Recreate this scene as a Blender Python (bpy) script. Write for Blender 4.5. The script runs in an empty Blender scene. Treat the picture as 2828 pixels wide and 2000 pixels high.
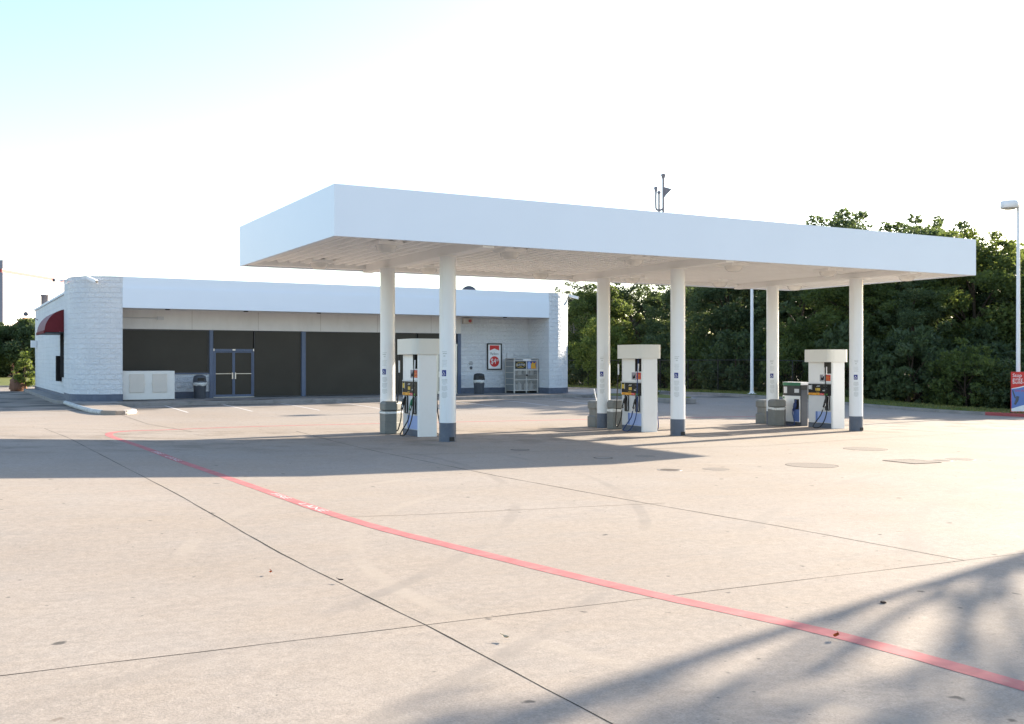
import bpy, bmesh, math, random
import numpy as np
from mathutils import Vector, Matrix
random.seed(7)
S = bpy.context.scene
COL = S.collection
R = math.radians

# ------------------------------------------------------------------ helpers
class MB:
    """collects shapes for ONE mesh object"""
    def __init__(s): s.v, s.f, s.uv, s.sm = [], [], [], []
    def add(s, vs, fs, smooth=False, uvs=None):
        b = len(s.v); s.v += [tuple(p) for p in vs]
        for i, f in enumerate(fs):
            s.f.append(tuple(b + k for k in f)); s.sm.append(smooth)
            s.uv.append(uvs[i] if uvs else None)
        return s
    def box(s, x0, x1, y0, y1, z0, z1):
        vs = [(x0,y0,z0),(x1,y0,z0),(x1,y1,z0),(x0,y1,z0),(x0,y0,z1),(x1,y0,z1),(x1,y1,z1),(x0,y1,z1)]
        return s.add(vs, [(3,2,1,0),(4,5,6,7),(0,1,5,4),(1,2,6,5),(2,3,7,6),(3,0,4,7)])
    def prism(s, pts, z0, z1, smooth=False):
        n = len(pts)
        vs = [(x,y,z0) for x,y in pts] + [(x,y,z1) for x,y in pts]
        s.add(vs, [tuple(range(n))[::-1], tuple(range(n,2*n))])
        s.add(vs, [(i,(i+1)%n,n+(i+1)%n,n+i) for i in range(n)], smooth)
        return s
    def lathe(s, prof, cx=0, cy=0, n=24, cap=True, smooth=True):
        vs = []
        for r, z in prof:
            for i in range(n):
                a = 2*math.pi*i/n; vs.append((cx+r*math.cos(a), cy+r*math.sin(a), z))
        fs = []
        for k in range(len(prof)-1):
            for i in range(n):
                j = (i+1)%n; fs.append((k*n+i, k*n+j, (k+1)*n+j, (k+1)*n+i))
        s.add(vs, fs, smooth)
        if cap:
            m = (len(prof)-1)*n
            s.add(vs, [tuple(range(n))[::-1], tuple(range(m, m+n))])
        return s
    def tube(s, pts, r, n=8, cap=True):
        pts = [Vector(p) for p in pts]; rs = r if isinstance(r, (list,tuple)) else [r]*len(pts)
        vs = []; ref = None
        for i, p in enumerate(pts):
            t = (pts[min(i+1,len(pts)-1)] - pts[max(i-1,0)]).normalized()
            if ref is None:
                ref = Vector((0,0,1)) if abs(t.z) < .9 else Vector((1,0,0))
            a = (ref - t*ref.dot(t)).normalized(); ref = a; b = t.cross(a)
            for k in range(n):
                w = 2*math.pi*k/n; vs.append(p + (a*math.cos(w) + b*math.sin(w))*rs[i])
        fs = []
        for i in range(len(pts)-1):
            for k in range(n):
                j = (k+1)%n; fs.append((i*n+k, i*n+j, (i+1)*n+j, (i+1)*n+k))
        s.add(vs, fs, True)
        if cap:
            m = (len(pts)-1)*n; s.add(vs, [tuple(range(n))[::-1], tuple(range(m,m+n))])
        return s
    def build(s, name, mat, parent=None, bevel=0, loc=None):
        me = bpy.data.meshes.new(name); me.from_pydata(s.v, [], s.f)
        if any(s.uv):
            ul = me.uv_layers.new(name='UVMap').data
            for p in me.polygons:
                q = s.uv[p.index]
                for k, li in enumerate(p.loop_indices):
                    ul[li].uv = q[k] if q else (0, 0)
        me.polygons.foreach_set('use_smooth', s.sm)
        me.materials.append(mat); me.update()
        o = bpy.data.objects.new(name, me); COL.objects.link(o)
        if parent: o.parent = parent
        if loc: o.location = loc
        if bevel:
            m = o.modifiers.new('Bevel', 'BEVEL'); m.width = bevel; m.segments = 2; m.limit_method = 'ANGLE'; m.angle_limit = R(40)
        return o

def tag(o, label=None, cat=None, group=None, kind=None):
    if label: o['label'] = label
    if cat: o['category'] = cat
    if group: o['group'] = group
    if kind: o['kind'] = kind
    return o
def thing(name, label, cat, loc=(0,0,0), rz=0, group=None):
    o = bpy.data.objects.new(name, None); COL.objects.link(o)
    o.location = loc; o.rotation_euler = (0,0,rz)
    return tag(o, label, cat, group)
def copy_tree(o, parent=None):
    c = o.copy(); COL.objects.link(c); c.parent = parent
    for ch in list(o.children): copy_tree(ch, c)
    return c
def curve(pts, n=8):
    """smooth curve through the points"""
    P = [Vector(p) for p in pts]; out = []
    for i in range(len(P)-1):
        p0, p1, p2, p3 = P[max(i-1,0)], P[i], P[i+1], P[min(i+2,len(P)-1)]
        for k in range(n):
            t = k/n
            out.append(.5*((2*p1)+(p2-p0)*t+(2*p0-5*p1+4*p2-p3)*t*t+(3*p1-p0-3*p2+p3)*t**3))
    out.append(P[-1]); return out
def text_shape(mb, body, origin, right, up, size, squeeze=1, lift=0, centre=True):
    """adds flat lettering to a mesh"""
    cu = bpy.data.curves.new('lettering', 'FONT'); cu.body = body; cu.size = size
    cu.align_x = 'CENTER' if centre else 'LEFT'; cu.align_y = 'CENTER' if centre else 'BOTTOM_BASELINE'
    cu.resolution_u = 3
    o = bpy.data.objects.new('lettering', cu); COL.objects.link(o)
    bpy.context.view_layer.update()
    me = bpy.data.meshes.new_from_object(o.evaluated_get(bpy.context.evaluated_depsgraph_get()))
    r = Vector(right).normalized(); u = Vector(up).normalized(); n = r.cross(u); O = Vector(origin) + n*lift
    mb.add([O + r*(v.co.x*squeeze) + u*v.co.y for v in me.vertices], [tuple(p.vertices) for p in me.polygons])
    bpy.data.objects.remove(o); bpy.data.curves.remove(cu); bpy.data.meshes.remove(me)
def rounded_rect(x0, x1, y0, y1, r, n=6):
    pts = []
    for cx, cy, a0 in ((x1-r,y1-r,0),(x0+r,y1-r,90),(x0+r,y0+r,180),(x1-r,y0+r,270)):
        for k in range(n+1):
            a = R(a0+90*k/n); pts.append((cx+r*math.cos(a), cy+r*math.sin(a)))
    return pts
def ss(t):
    t = max(0, min(1, t)); return t*t*(3-2*t)
def g(u, v):
    """height of the lot: it drains gently to the right, and is level in front of the shop"""
    return (-.0145*(max(-25, min(40, u))-4.8)+.03*max(0, 4.8-max(u, -8))*ss((v-8)/6))*(1-ss((v-27)/14))

# ------------------------------------------------------------------ materials
def newmat(name):
    m = bpy.data.materials.new(name); m.use_nodes = True
    return m, m.node_tree.nodes, m.node_tree.links, m.node_tree.nodes['Principled BSDF']
def node(ns, t, **kw):
    n = ns.new(t)
    for k, v in kw.items():
        if k in n.inputs.keys(): n.inputs[k].default_value = v
        else: setattr(n, k, v)
    return n
def ramp(ns, a, b, ca, cb):
    n = ns.new('ShaderNodeValToRGB'); e = n.color_ramp.elements
    e[0].position, e[1].position = a, b; e[0].color = (*ca, 1); e[1].color = (*cb, 1); return n
def mix(ns, ls, fac, a, b, mode='MIX'):
    n = ns.new('ShaderNodeMix'); n.data_type = 'RGBA'; n.blend_type = mode
    for sock, val in ((n.inputs[0], fac), (n.inputs[6], a), (n.inputs[7], b)):
        if hasattr(val, 'links') or hasattr(val, 'is_linked'): ls.new(val, sock)
        elif isinstance(val, (int, float)): sock.default_value = val
        else: sock.default_value = (*val, 1)
    return n.outputs[2]
def paint(name, col, rough=.5, spec=.4, metal=0, var=.06, scale=3, bump=0, bscale=60, dirt=None):
    """plain painted / moulded surface with slight unevenness"""
    m, ns, ls, b = newmat(name)
    tc = ns.new('ShaderNodeTexCoord')
    nz = node(ns, 'ShaderNodeTexNoise', Scale=scale, Detail=6.0, Roughness=.6); ls.new(tc.outputs['Object'], nz.inputs['Vector'])
    lo = tuple(max(0, c*(1-var)) for c in col); hi = tuple(min(1, c*(1+var)) for c in col)
    rp = ramp(ns, .3, .7, lo, hi); ls.new(nz.outputs[0], rp.inputs[0]); c = rp.outputs[0]
    if dirt:
        n2 = node(ns, 'ShaderNodeTexNoise', Scale=dirt[1], Detail=8.0, Roughness=.7)
        mp = node(ns, 'ShaderNodeMapping'); mp.inputs['Scale'].default_value = dirt[3] if len(dirt) > 3 else (1,1,1)
        ls.new(tc.outputs['Object'], mp.inputs[0]); ls.new(mp.outputs[0], n2.inputs['Vector'])
        r2 = ramp(ns, .52, .75, (0,0,0), (dirt[2],)*3); ls.new(n2.outputs[0], r2.inputs[0])
        c = mix(ns, ls, r2.outputs[0], c, dirt[0])
    ls.new(c, b.inputs['Base Color'])
    b.inputs['Roughness'].default_value = rough; b.inputs['Specular IOR Level'].default_value = spec; b.inputs['Metallic'].default_value = metal
    if bump:
        n3 = node(ns, 'ShaderNodeTexNoise', Scale=bscale, Detail=4.0); ls.new(tc.outputs['Object'], n3.inputs['Vector'])
        bp = node(ns, 'ShaderNodeBump', Strength=bump, Distance=.01); ls.new(n3.outputs[0], bp.inputs['Height']); ls.new(bp.outputs[0], b.inputs['Normal'])
    return m

TYRES = [(9.5,7.0,8.0,.10,(.36,.31,.26)), (9.5,7.0,6.5,.10,(.36,.31,.26)), (-6,18,14.0,.09,(.22,.195,.175)), (-6,18,15.5,.09,(.22,.195,.175)), (22,-9,21,.12,(.265,.235,.208)), (22,-9,22.6,.12,(.265,.235,.208))]
def concrete_mat():
    m, ns, ls, b = newmat('concrete')
    tc = ns.new('ShaderNodeTexCoord'); o = tc.outputs['Object']
    def nz(scale, detail=6.0, rough=.6, sc=None, out=0):
        n = node(ns, 'ShaderNodeTexNoise', Scale=scale, Detail=detail, Roughness=rough)
        if sc:
            mp = ns.new('ShaderNodeMapping'); mp.inputs['Scale'].default_value = sc; ls.new(o, mp.inputs[0]); ls.new(mp.outputs[0], n.inputs['Vector'])
        else: ls.new(o, n.inputs['Vector'])
        return n.outputs[out]
    r1 = ramp(ns, .32, .68, (.305,.257,.216), (.335,.295,.261)); ls.new(nz(.22, 5.0), r1.inputs[0])
    c = r1.outputs[0]
    # warm dusty zones
    r2 = ramp(ns, .45, .75, (0,0,0), (.35,)*3); ls.new(nz(.5, 8.0, .65), r2.inputs[0])
    c = mix(ns, ls, r2.outputs[0], c, (.325,.262,.198))
    # grey worn zones with soft edges
    r3 = ramp(ns, .5, .72, (0,0,0), (.4,)*3); ls.new(nz(.9, 8.0, .7, (1,1.6,1)), r3.inputs[0])
    c = mix(ns, ls, r3.outputs[0], c, (.255,.234,.216))
    # tyre and broom streaks
    r4 = ramp(ns, .45, .7, (0,0,0), (.3,)*3); ls.new(nz(3.0, 6.0, .6, (.25,2.2,1)), r4.inputs[0])
    c = mix(ns, ls, r4.outputs[0], c, (.262,.236,.214))
    # fine aggregate
    r5 = ramp(ns, .3, .7, (.74,)*3, (1.22,)*3); ls.new(nz(75.0, 3.0, .7), r5.inputs[0])
    c = mix(ns, ls, .75, c, r5.outputs[0], 'MULTIPLY')
    r5b = ramp(ns, .35, .65, (.88,)*3, (1.1,)*3); ls.new(nz(14.0, 5.0, .7), r5b.inputs[0])
    c = mix(ns, ls, .8, c, r5b.outputs[0], 'MULTIPLY')
    # drips and gum: irregular dark spots of different size
    def spots(scale, size, chance, col, strength):
        w = node(ns, 'ShaderNodeTexNoise', Scale=9.0, Detail=3.0); ls.new(o, w.inputs['Vector'])
        ad = ns.new('ShaderNodeVectorMath'); ad.operation = 'MULTIPLY_ADD'; ad.inputs[1].default_value = (.12,.12,0)
        ls.new(w.outputs['Color'], ad.inputs[0]); ls.new(o, ad.inputs[2])
        mp = ns.new('ShaderNodeMapping'); mp.inputs['Scale'].default_value = (1,1,0); ls.new(ad.outputs[0], mp.inputs[0])
        v = node(ns, 'ShaderNodeTexVoronoi', Scale=scale); v.voronoi_dimensions = '2D'; ls.new(mp.outputs[0], v.inputs['Vector'])
        sp = ns.new('ShaderNodeSeparateColor'); ls.new(v.outputs['Color'], sp.inputs[0])
        sz = ns.new('ShaderNodeMath'); sz.operation = 'MULTIPLY_ADD'; sz.inputs[1].default_value = size; sz.inputs[2].default_value = -size*(1-chance)
        ls.new(sp.outputs[0], sz.inputs[0])
        su = ns.new('ShaderNodeMath'); su.operation = 'SUBTRACT'; ls.new(sz.outputs[0], su.inputs[0]); ls.new(v.outputs['Distance'], su.inputs[1])
        rr = ramp(ns, 0, .03, (0,0,0), (strength,)*3); ls.new(su.outputs[0], rr.inputs[0])
        return mix(ns, ls, rr.outputs[0], c, col)
    c = spots(1.5, .20, .34, (.075,.07,.066), .85)
    c = spots(1.9, .26, .22, (.13,.095,.07), .45)
    c = spots(4.5, .30, .22, (.09,.085,.08), .75)
    # oil marks where cars park
    sx = ns.new('ShaderNodeSeparateXYZ'); ls.new(o, sx.inputs[0])
    band = ns.new('ShaderNodeMapRange'); band.interpolation_type = 'SMOOTHSTEP'
    for k, val in zip((1,2,3,4), (37.6, 39.6, 0, 1)): band.inputs[k].default_value = val
    ls.new(sx.outputs[1], band.inputs[0])
    r6 = ramp(ns, .47, .62, (0,0,0), (.75,)*3); ls.new(nz(.55, 4.0, .5, (1,.8,1)), r6.inputs[0])
    mu = ns.new('ShaderNodeMath'); mu.operation = 'MULTIPLY'; ls.new(r6.outputs[0], mu.inputs[0]); ls.new(band.outputs[0], mu.inputs[1])
    c = mix(ns, ls, mu.outputs[0], c, (.07,.065,.06))
    # fuel drips round the pump islands
    b1 = ns.new('ShaderNodeMapRange'); b1.interpolation_type = 'SMOOTHSTEP'; b2 = ns.new('ShaderNodeMapRange'); b2.interpolation_type = 'SMOOTHSTEP'
    for bb, vals in ((b1, (18.5,21,0,1)), (b2, (25,27.5,1,0))):
        for k, val in zip((1,2,3,4), vals): bb.inputs[k].default_value = val
        ls.new(sx.outputs[1], bb.inputs[0])
    r7 = ramp(ns, .48, .66, (0,0,0), (.6,)*3); ls.new(nz(.8, 7.0, .65), r7.inputs[0])
    m7 = ns.new('ShaderNodeMath'); m7.operation = 'MULTIPLY'; ls.new(b1.outputs[0], m7.inputs[0]); ls.new(b2.outputs[0], m7.inputs[1])
    m8 = ns.new('ShaderNodeMath'); m8.operation = 'MULTIPLY'; ls.new(m7.outputs[0], m8.inputs[0]); ls.new(r7.outputs[0], m8.inputs[1])
    c = mix(ns, ls, m8.outputs[0], c, (.15,.125,.10))
    # arcs left by turning tyres
    for (cx, cy, rad, wid, dark) in TYRES:
        vs_ = ns.new('ShaderNodeVectorMath'); vs_.operation = 'DISTANCE'; vs_.inputs[1].default_value = (cx, cy, 0)
        fl = ns.new('ShaderNodeVectorMath'); fl.operation = 'MULTIPLY'; fl.inputs[1].default_value = (1,1,0); ls.new(o, fl.inputs[0]); ls.new(fl.outputs[0], vs_.inputs[0])
        d1 = ns.new('ShaderNodeMath'); d1.operation = 'SUBTRACT'; d1.inputs[1].default_value = rad; ls.new(vs_.outputs['Value'], d1.inputs[0])
        d2 = ns.new('ShaderNodeMath'); d2.operation = 'ABSOLUTE'; ls.new(d1.outputs[0], d2.inputs[0])
        r8 = ramp(ns, wid*.5, wid, (1,)*3, (0,0,0)); ls.new(d2.outputs[0], r8.inputs[0])
        r9 = ramp(ns, .42, .62, (0,0,0), (.5,)*3); ls.new(nz(.45, 5.0, .6), r9.inputs[0])
        m9 = ns.new('ShaderNodeMath'); m9.operation = 'MULTIPLY'; ls.new(r8.outputs[0], m9.inputs[0]); ls.new(r9.outputs[0], m9.inputs[1])
        c = mix(ns, ls, m9.outputs[0], c, dark)
    ls.new(c, b.inputs['Base Color'])
    rr = ramp(ns, .3, .7, (.8,)*3, (.95,)*3); ls.new(nz(1.2, 6.0), rr.inputs[0]); ls.new(rr.outputs[0], b.inputs['Roughness'])
    b.inputs['Specular IOR Level'].default_value = .10
    bp = node(ns, 'ShaderNodeBump', Strength=.35, Distance=.006); ls.new(nz(55.0, 5.0, .7), bp.inputs['Height']); ls.new(bp.outputs[0], b.inputs['Normal'])
    return m

def block_mat():
    """painted split-face concrete block, 0.4 x 0.2 m"""
    m, ns, ls, b = newmat('painted_block')
    uv = ns.new('ShaderNodeUVMap'); uv.uv_map = 'UVMap'
    br = node(ns, 'ShaderNodeTexBrick', Scale=1.0); br.inputs['Mortar Size'].default_value = .012; br.inputs['Mortar Smooth'].default_value = .4
    br.inputs['Brick Width'].default_value = .4; br.inputs['Row Height'].default_value = .205
    br.inputs['Color1'].default_value = (.70,.70,.70,1); br.inputs['Color2'].default_value = (.80,.80,.80,1); br.inputs['Mortar'].default_value = (0,0,0,1)
    ls.new(uv.outputs[0], br.inputs['Vector'])
    n1 = node(ns, 'ShaderNodeTexNoise', Scale=8.0, Detail=6.0, Roughness=.66); ls.new(uv.outputs[0], n1.inputs['Vector'])
    n2 = node(ns, 'ShaderNodeTexNoise', Scale=.8, Detail=7.0, Roughness=.65); ls.new(uv.outputs[0], n2.inputs['Vector'])
    rp = ramp(ns, .3, .72, (.66,.69,.73), (.77,.79,.82)); ls.new(n2.outputs[0], rp.inputs[0])
    mo = ramp(ns, 0, 1, (0,0,0), (.07,)*3); ls.new(br.outputs['Fac'], mo.inputs[0])
    c = mix(ns, ls, mo.outputs[0], rp.outputs[0], (.46,.48,.50))
    # scuffs where bumpers and hands reach
    n4 = node(ns, 'ShaderNodeTexNoise', Scale=3.2, Detail=9.0, Roughness=.75); ls.new(uv.outputs[0], n4.inputs['Vector'])
    sx = ns.new('ShaderNodeSeparateXYZ'); ls.new(uv.outputs[0], sx.inputs[0])
    mr = ns.new('ShaderNodeMapRange'); mr.interpolation_type = 'SMOOTHSTEP'
    for k, val in zip((1,2,3,4), (.9, 2.0, 1, 0)): mr.inputs[k].default_value = val
    ls.new(sx.outputs[1], mr.inputs[0])
    r4 = ramp(ns, .645, .68, (0,0,0), (.8,)*3); ls.new(n4.outputs[0], r4.inputs[0])
    mu = ns.new('ShaderNodeMath'); mu.operation = 'MULTIPLY'; ls.new(r4.outputs[0], mu.inputs[0]); ls.new(mr.outputs[0], mu.inputs[1])
    c = mix(ns, ls, mu.outputs[0], c, (.25,.24,.24))
    ls.new(c, b.inputs['Base Color']); b.inputs['Roughness'].default_value = .5; b.inputs['Specular IOR Level'].default_value = .35
    h = ns.new('ShaderNodeMath'); h.operation = 'MULTIPLY_ADD'; h.inputs[1].default_value = -.14
    ls.new(br.outputs['Fac'], h.inputs[0]); ls.new(n1.outputs[0], h.inputs[2])
    bp = node(ns, 'ShaderNodeBump', Strength=1.0, Distance=.095); ls.new(h.outputs[0], bp.inputs['Height']); ls.new(bp.outputs[0], b.inputs['Normal'])
    return m

def leaf_mat(name, dark, light, trans=.45, clump=.55):
    m, ns, ls, b = newmat(name)
    tc = ns.new('ShaderNodeTexCoord')
    n1 = node(ns, 'ShaderNodeTexNoise', Scale=clump, Detail=3.0); ls.new(tc.outputs['Object'], n1.inputs['Vector'])
    n2 = node(ns, 'ShaderNodeTexNoise', Scale=7.0, Detail=2.0); ls.new(tc.outputs['Object'], n2.inputs['Vector'])
    ad = ns.new('ShaderNodeMath'); ad.operation = 'MULTIPLY_ADD'; ad.inputs[1].default_value = .5; ls.new(n2.outputs[0], ad.inputs[0])
    hf = ns.new('ShaderNodeMath'); hf.operation = 'MULTIPLY'; hf.inputs[1].default_value = .5; ls.new(n1.outputs[0], hf.inputs[0]); ls.new(hf.outputs[0], ad.inputs[2])
    rp = ramp(ns, .36, .64, dark, light); ls.new(ad.outputs[0], rp.inputs[0])
    ls.new(rp.outputs[0], b.inputs['Base Color']); b.inputs['Roughness'].default_value = .6; b.inputs['Specular IOR Level'].default_value = .25
    tr = ns.new('ShaderNodeBsdfTranslucent')
    tl = mix(ns, ls, .5, rp.outputs[0], (light[0]*1.55, light[1]*1.5, light[2]*.8)); ls.new(tl, tr.inputs[0])
    ms = ns.new('ShaderNodeMixShader'); ms.inputs[0].default_value = trans
    out = ns['Material Output']; ls.new(b.outputs[0], ms.inputs[1]); ls.new(tr.outputs[0], ms.inputs[2]); ls.new(ms.outputs[0], out.inputs[0])
    return m

M = {}
M['concrete'] = concrete_mat()
M['block'] = block_mat()
M['joint'] = paint('joint', (.035,.03,.024), .9, .1, var=.5, scale=6)
M['faint_joint'] = paint('faint_joint', (.22,.19,.155), .9, .1, var=.25, scale=6)
M['red_paint'] = paint('red_paint', (.43,.152,.152), .8, .12, var=.16, scale=5, dirt=((.33,.235,.205), 7, .75))
M['white_paint'] = paint('white_paint', (.56,.53,.51), .8, .15, var=.1, scale=9, dirt=((.33,.29,.25), 9, .85))
M['kerb'] = paint('kerb', (.26,.245,.235), .8, .2, var=.16, scale=2.2, bump=.3, dirt=((.13,.125,.12), 4, .7))
M['kerb_white'] = paint('kerb_white', (.55,.55,.53), .8, .2, var=.1, scale=4, bump=.3, dirt=((.2,.195,.19), 5, .9))
M['kerb_red'] = paint('kerb_red', (.36,.085,.085), .7, .2, var=.15, scale=4)
M['fascia'] = paint('fascia', (.72,.79,.88), .38, .45, var=.012, scale=.7)
M['soffit_paint'] = paint('soffit_paint', (.84,.838,.825), .42, .4, var=.03, scale=1.2)
M['stucco'] = paint('stucco', (.74,.73,.72), .75, .2, var=.04, scale=1.5, bump=.15, bscale=90, dirt=((.55,.53,.5), 1.4, .35, (1,1,.25)))
M['column'] = paint('column', (.755,.775,.80), .3, .5, var=.015, scale=2, dirt=((.6,.55,.47), 2.2, .28, (3,3,.3)))
M['band'] = paint('band', (.095,.115,.155), .5, .4, var=.12, scale=3, dirt=((.2,.2,.2), 9, .3))
M['plinth'] = paint('plinth', (.105,.125,.17), .6, .3, var=.15, scale=4, bump=.6, bscale=16)
M['frame_blue'] = paint('frame_blue', (.085,.12,.20), .35, .5, var=.08)
M['glass'] = paint('glass', (.043,.041,.036), .28, .22, var=.12, scale=.5)
M['metal'] = paint('metal', (.62,.63,.64), .3, .5, metal=1.0, var=.06)
M['white_enamel'] = paint('white_enamel', (.78,.785,.79), .35, .5, var=.012, scale=2, dirt=((.6,.58,.54), 3, .2))
M['grey_panel'] = paint('grey_panel', (.60,.61,.63), .45, .4, var=.03)
M['topper'] = paint('topper', (.70,.69,.645), .5, .35, var=.015)
M['black'] = paint('black', (.017,.017,.018), .45, .4, var=.2)
M['rubber'] = paint('rubber', (.013,.013,.014), .5, .4, var=.2)
M['blue_hose'] = paint('blue_hose', (.02,.045,.15), .45, .4, var=.15)
M['display'] = paint('display', (.013,.012,.012), .4, .2, var=.2, scale=9)
M['orange'] = paint('orange', (.75,.34,.03), .5, .4, var=.06)
M['yellow'] = paint('yellow', (.62,.42,.06), .5, .4, var=.25, scale=30)
M['red'] = paint('red', (.58,.035,.03), .5, .4, var=.06)
M['green'] = paint('green', (.02,.14,.07), .45, .4, var=.08)
M['greenleaf'] = paint('greenleaf', (.08,.25,.04), .5, .4, var=.1)
M['pale_blue'] = paint('pale_blue', (.33,.43,.72), .45, .4, var=.03)
M['mid_blue'] = paint('mid_blue', (.12,.20,.48), .45, .4, var=.05)
M['deep_blue'] = paint('deep_blue', (.02,.04,.22), .45, .4, var=.05)
M['white'] = paint('white', (.82,.82,.83), .5, .4, var=.01)
M['ink'] = paint('ink', (.16,.17,.17), .6, .2, var=.2, scale=30)
M['pale_ink'] = paint('pale_ink', (.50,.52,.52), .6, .2, var=.2, scale=40)
M['bin'] = paint('bin', (.17,.175,.165), .55, .35, var=.08, scale=6, dirt=((.3,.29,.27), 7, .35))
M['bin_dark'] = paint('bin_dark', (.085,.095,.115), .5, .35, var=.1, scale=6)
M['lid_dark'] = paint('lid_dark', (.03,.033,.036), .45, .4, var=.1)
M['liner'] = paint('liner', (.62,.63,.62), .3, .5, var=.2, scale=25, bump=.8, bscale=18)
M['box_beige'] = paint('box_beige', (.70,.69,.66), .6, .3, var=.02, dirt=((.55,.52,.48), 2, .3))
M['door_beige'] = paint('door_beige', (.60,.56,.51), .55, .3, var=.03)
M['awning'] = paint('awning', (.15,.022,.028), .75, .2, var=.12, scale=5)
M['awning_pale'] = paint('awning_pale', (.26,.15,.16), .75, .2, var=.12, scale=8)
M['cage'] = paint('cage', (.50,.48,.45), .5, .4, var=.06)
M['cage_mesh'] = paint('cage_mesh', (.22,.24,.25), .6, .3, var=.1, scale=20)
M['tank'] = paint('tank', (.62,.63,.63), .4, .4, var=.05)
M['roofing'] = paint('roofing', (.45,.44,.42), .9, .1, var=.1)
M['bark'] = paint('bark', (.075,.058,.042), .9, .1, var=.35, scale=8, bump=.7, bscale=14)
M['bark_grey'] = paint('bark_grey', (.22,.19,.17), .9, .1, var=.25, scale=8)
M['iron'] = paint('iron', (.20,.18,.16), .55, .45, metal=.35, var=.2, scale=14, bump=.8, bscale=40)
M['iron_rust'] = paint('iron_rust', (.055,.035,.026), .7, .3, var=.3, scale=18)
M['lid_pale'] = paint('lid_pale', (.235,.205,.18), .9, .08, var=.35, scale=45, bump=.25, bscale=30)
M['soil'] = paint('soil', (.035,.032,.02), .95, .1, var=.3, scale=2, bump=.5, bscale=8)
M['pole'] = paint('pole', (.76,.76,.78), .4, .4, var=.02)
M['vent'] = paint('vent', (.16,.15,.17), .55, .4, var=.12)
M['chain'] = paint('chain', (.02,.022,.02), .6, .3, var=.1)
M['brick_red'] = paint('brick_red', (.42,.16,.085), .8, .2, var=.15, scale=3)
M['shingle'] = paint('shingle', (.33,.16,.10), .9, .1, var=.2, scale=3)
M['offwhite'] = paint('offwhite', (.78,.77,.76), .7, .2, var=.02)
M['pinkred'] = paint('pinkred', (.5,.13,.125), .6, .2, var=.05)
M['greyblue'] = paint('greyblue', (.30,.29,.33), .6, .2, var=.05)
M['stone'] = paint('stone', (.17,.09,.06), .85, .2, var=.25, scale=5, bump=.6, bscale=9)
M['dry_leaf'] = paint('dry_leaf', (.42,.085,.02), .7, .2, var=.3, scale=40)
M['straw'] = paint('straw', (.45,.38,.26), .8, .2, var=.2, scale=40)
M['lamp_glass'] = paint('lamp_glass', (.72,.71,.68), .2, .6, var=.03)
M['matte_dark'] = paint('matte_dark', (.022,.02,.02), .95, .03, var=.2)
M['dish'] = paint('dish', (.035,.055,.10), .35, .5, var=.1)
def grass_mat():
    m, ns, ls, b = newmat('turf')
    tc = ns.new('ShaderNodeTexCoord')
    n1 = node(ns, 'ShaderNodeTexNoise', Scale=.7, Detail=8.0, Roughness=.7); ls.new(tc.outputs['Object'], n1.inputs['Vector'])
    n2 = node(ns, 'ShaderNodeTexNoise', Scale=25.0, Detail=3.0); ls.new(tc.outputs['Object'], n2.inputs['Vector'])
    rp = ramp(ns, .35, .7, (.09,.12,.03), (.22,.21,.075)); ls.new(n1.outputs[0], rp.inputs[0])
    r2 = ramp(ns, .3, .7, (.6,)*3, (1.25,)*3); ls.new(n2.outputs[0], r2.inputs[0])
    ls.new(mix(ns, ls, .8, rp.outputs[0], r2.outputs[0], 'MULTIPLY'), b.inputs['Base Color']); b.inputs['Roughness'].default_value = .9
    b.inputs['Specular IOR Level'].default_value = .1
    return m
M['turf'] = grass_mat()
M['leaf_dark'] = leaf_mat('leaf_dark', (.045,.070,.036), (.108,.147,.067), .42)
M['leaf_mid'] = leaf_mat('leaf_mid', (.050,.078,.026), (.135,.172,.056), .5)
M['leaf_bright'] = leaf_mat('leaf_bright', (.075,.115,.028), (.17,.21,.06), .45)
M['leaf_grey'] = leaf_mat('leaf_grey', (.050,.064,.046), (.105,.122,.085), .35)

# ------------------------------------------------------------------ camera, sun, sky
cam = bpy.data.cameras.new('camera'); co = bpy.data.objects.new('camera', cam); COL.objects.link(co)
cam.lens = 36.06; cam.sensor_width = 36; cam.clip_end = 3000; cam.clip_start = .05
co.location = (0, 0, 1.75); co.rotation_euler = (R(89.965), 0, R(-28.91)); S.camera = co
SUN_EL, SUN_AZ = R(18.6), math.atan2(.969, .255)          # azimuth clockwise from +Y
sd = Vector((math.cos(SUN_EL)*math.sin(SUN_AZ), math.cos(SUN_EL)*math.cos(SUN_AZ), math.sin(SUN_EL)))
sl = bpy.data.lights.new('sun', 'SUN'); so = bpy.data.objects.new('sun', sl); COL.objects.link(so)
sl.energy = 5.0; sl.angle = R(.53); sl.color = (1, .875, .70)
so.rotation_euler = sd.to_track_quat('Z', 'Y').to_euler(); so.location = (60, 20, 40)
w = bpy.data.worlds.new('World'); S.world = w; w.use_nodes = True
wn, wl = w.node_tree.nodes, w.node_tree.links
sk = wn.new('ShaderNodeTexSky'); sk.sky_type = 'NISHITA'; sk.sun_disc = False
sk.sun_elevation = SUN_EL; sk.sun_rotation = SUN_AZ; sk.air_density = 1.0; sk.dust_density = .95; sk.ozone_density = 1.0; sk.altitude = 150
wl.new(sk.outputs[0], wn['Background'].inputs[0]); wn['Background'].inputs[1].default_value = .108
S.view_settings.view_transform = 'Standard'; S.view_settings.look = 'None'; S.view_settings.exposure = 1.84; S.view_settings.gamma = 1

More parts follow.
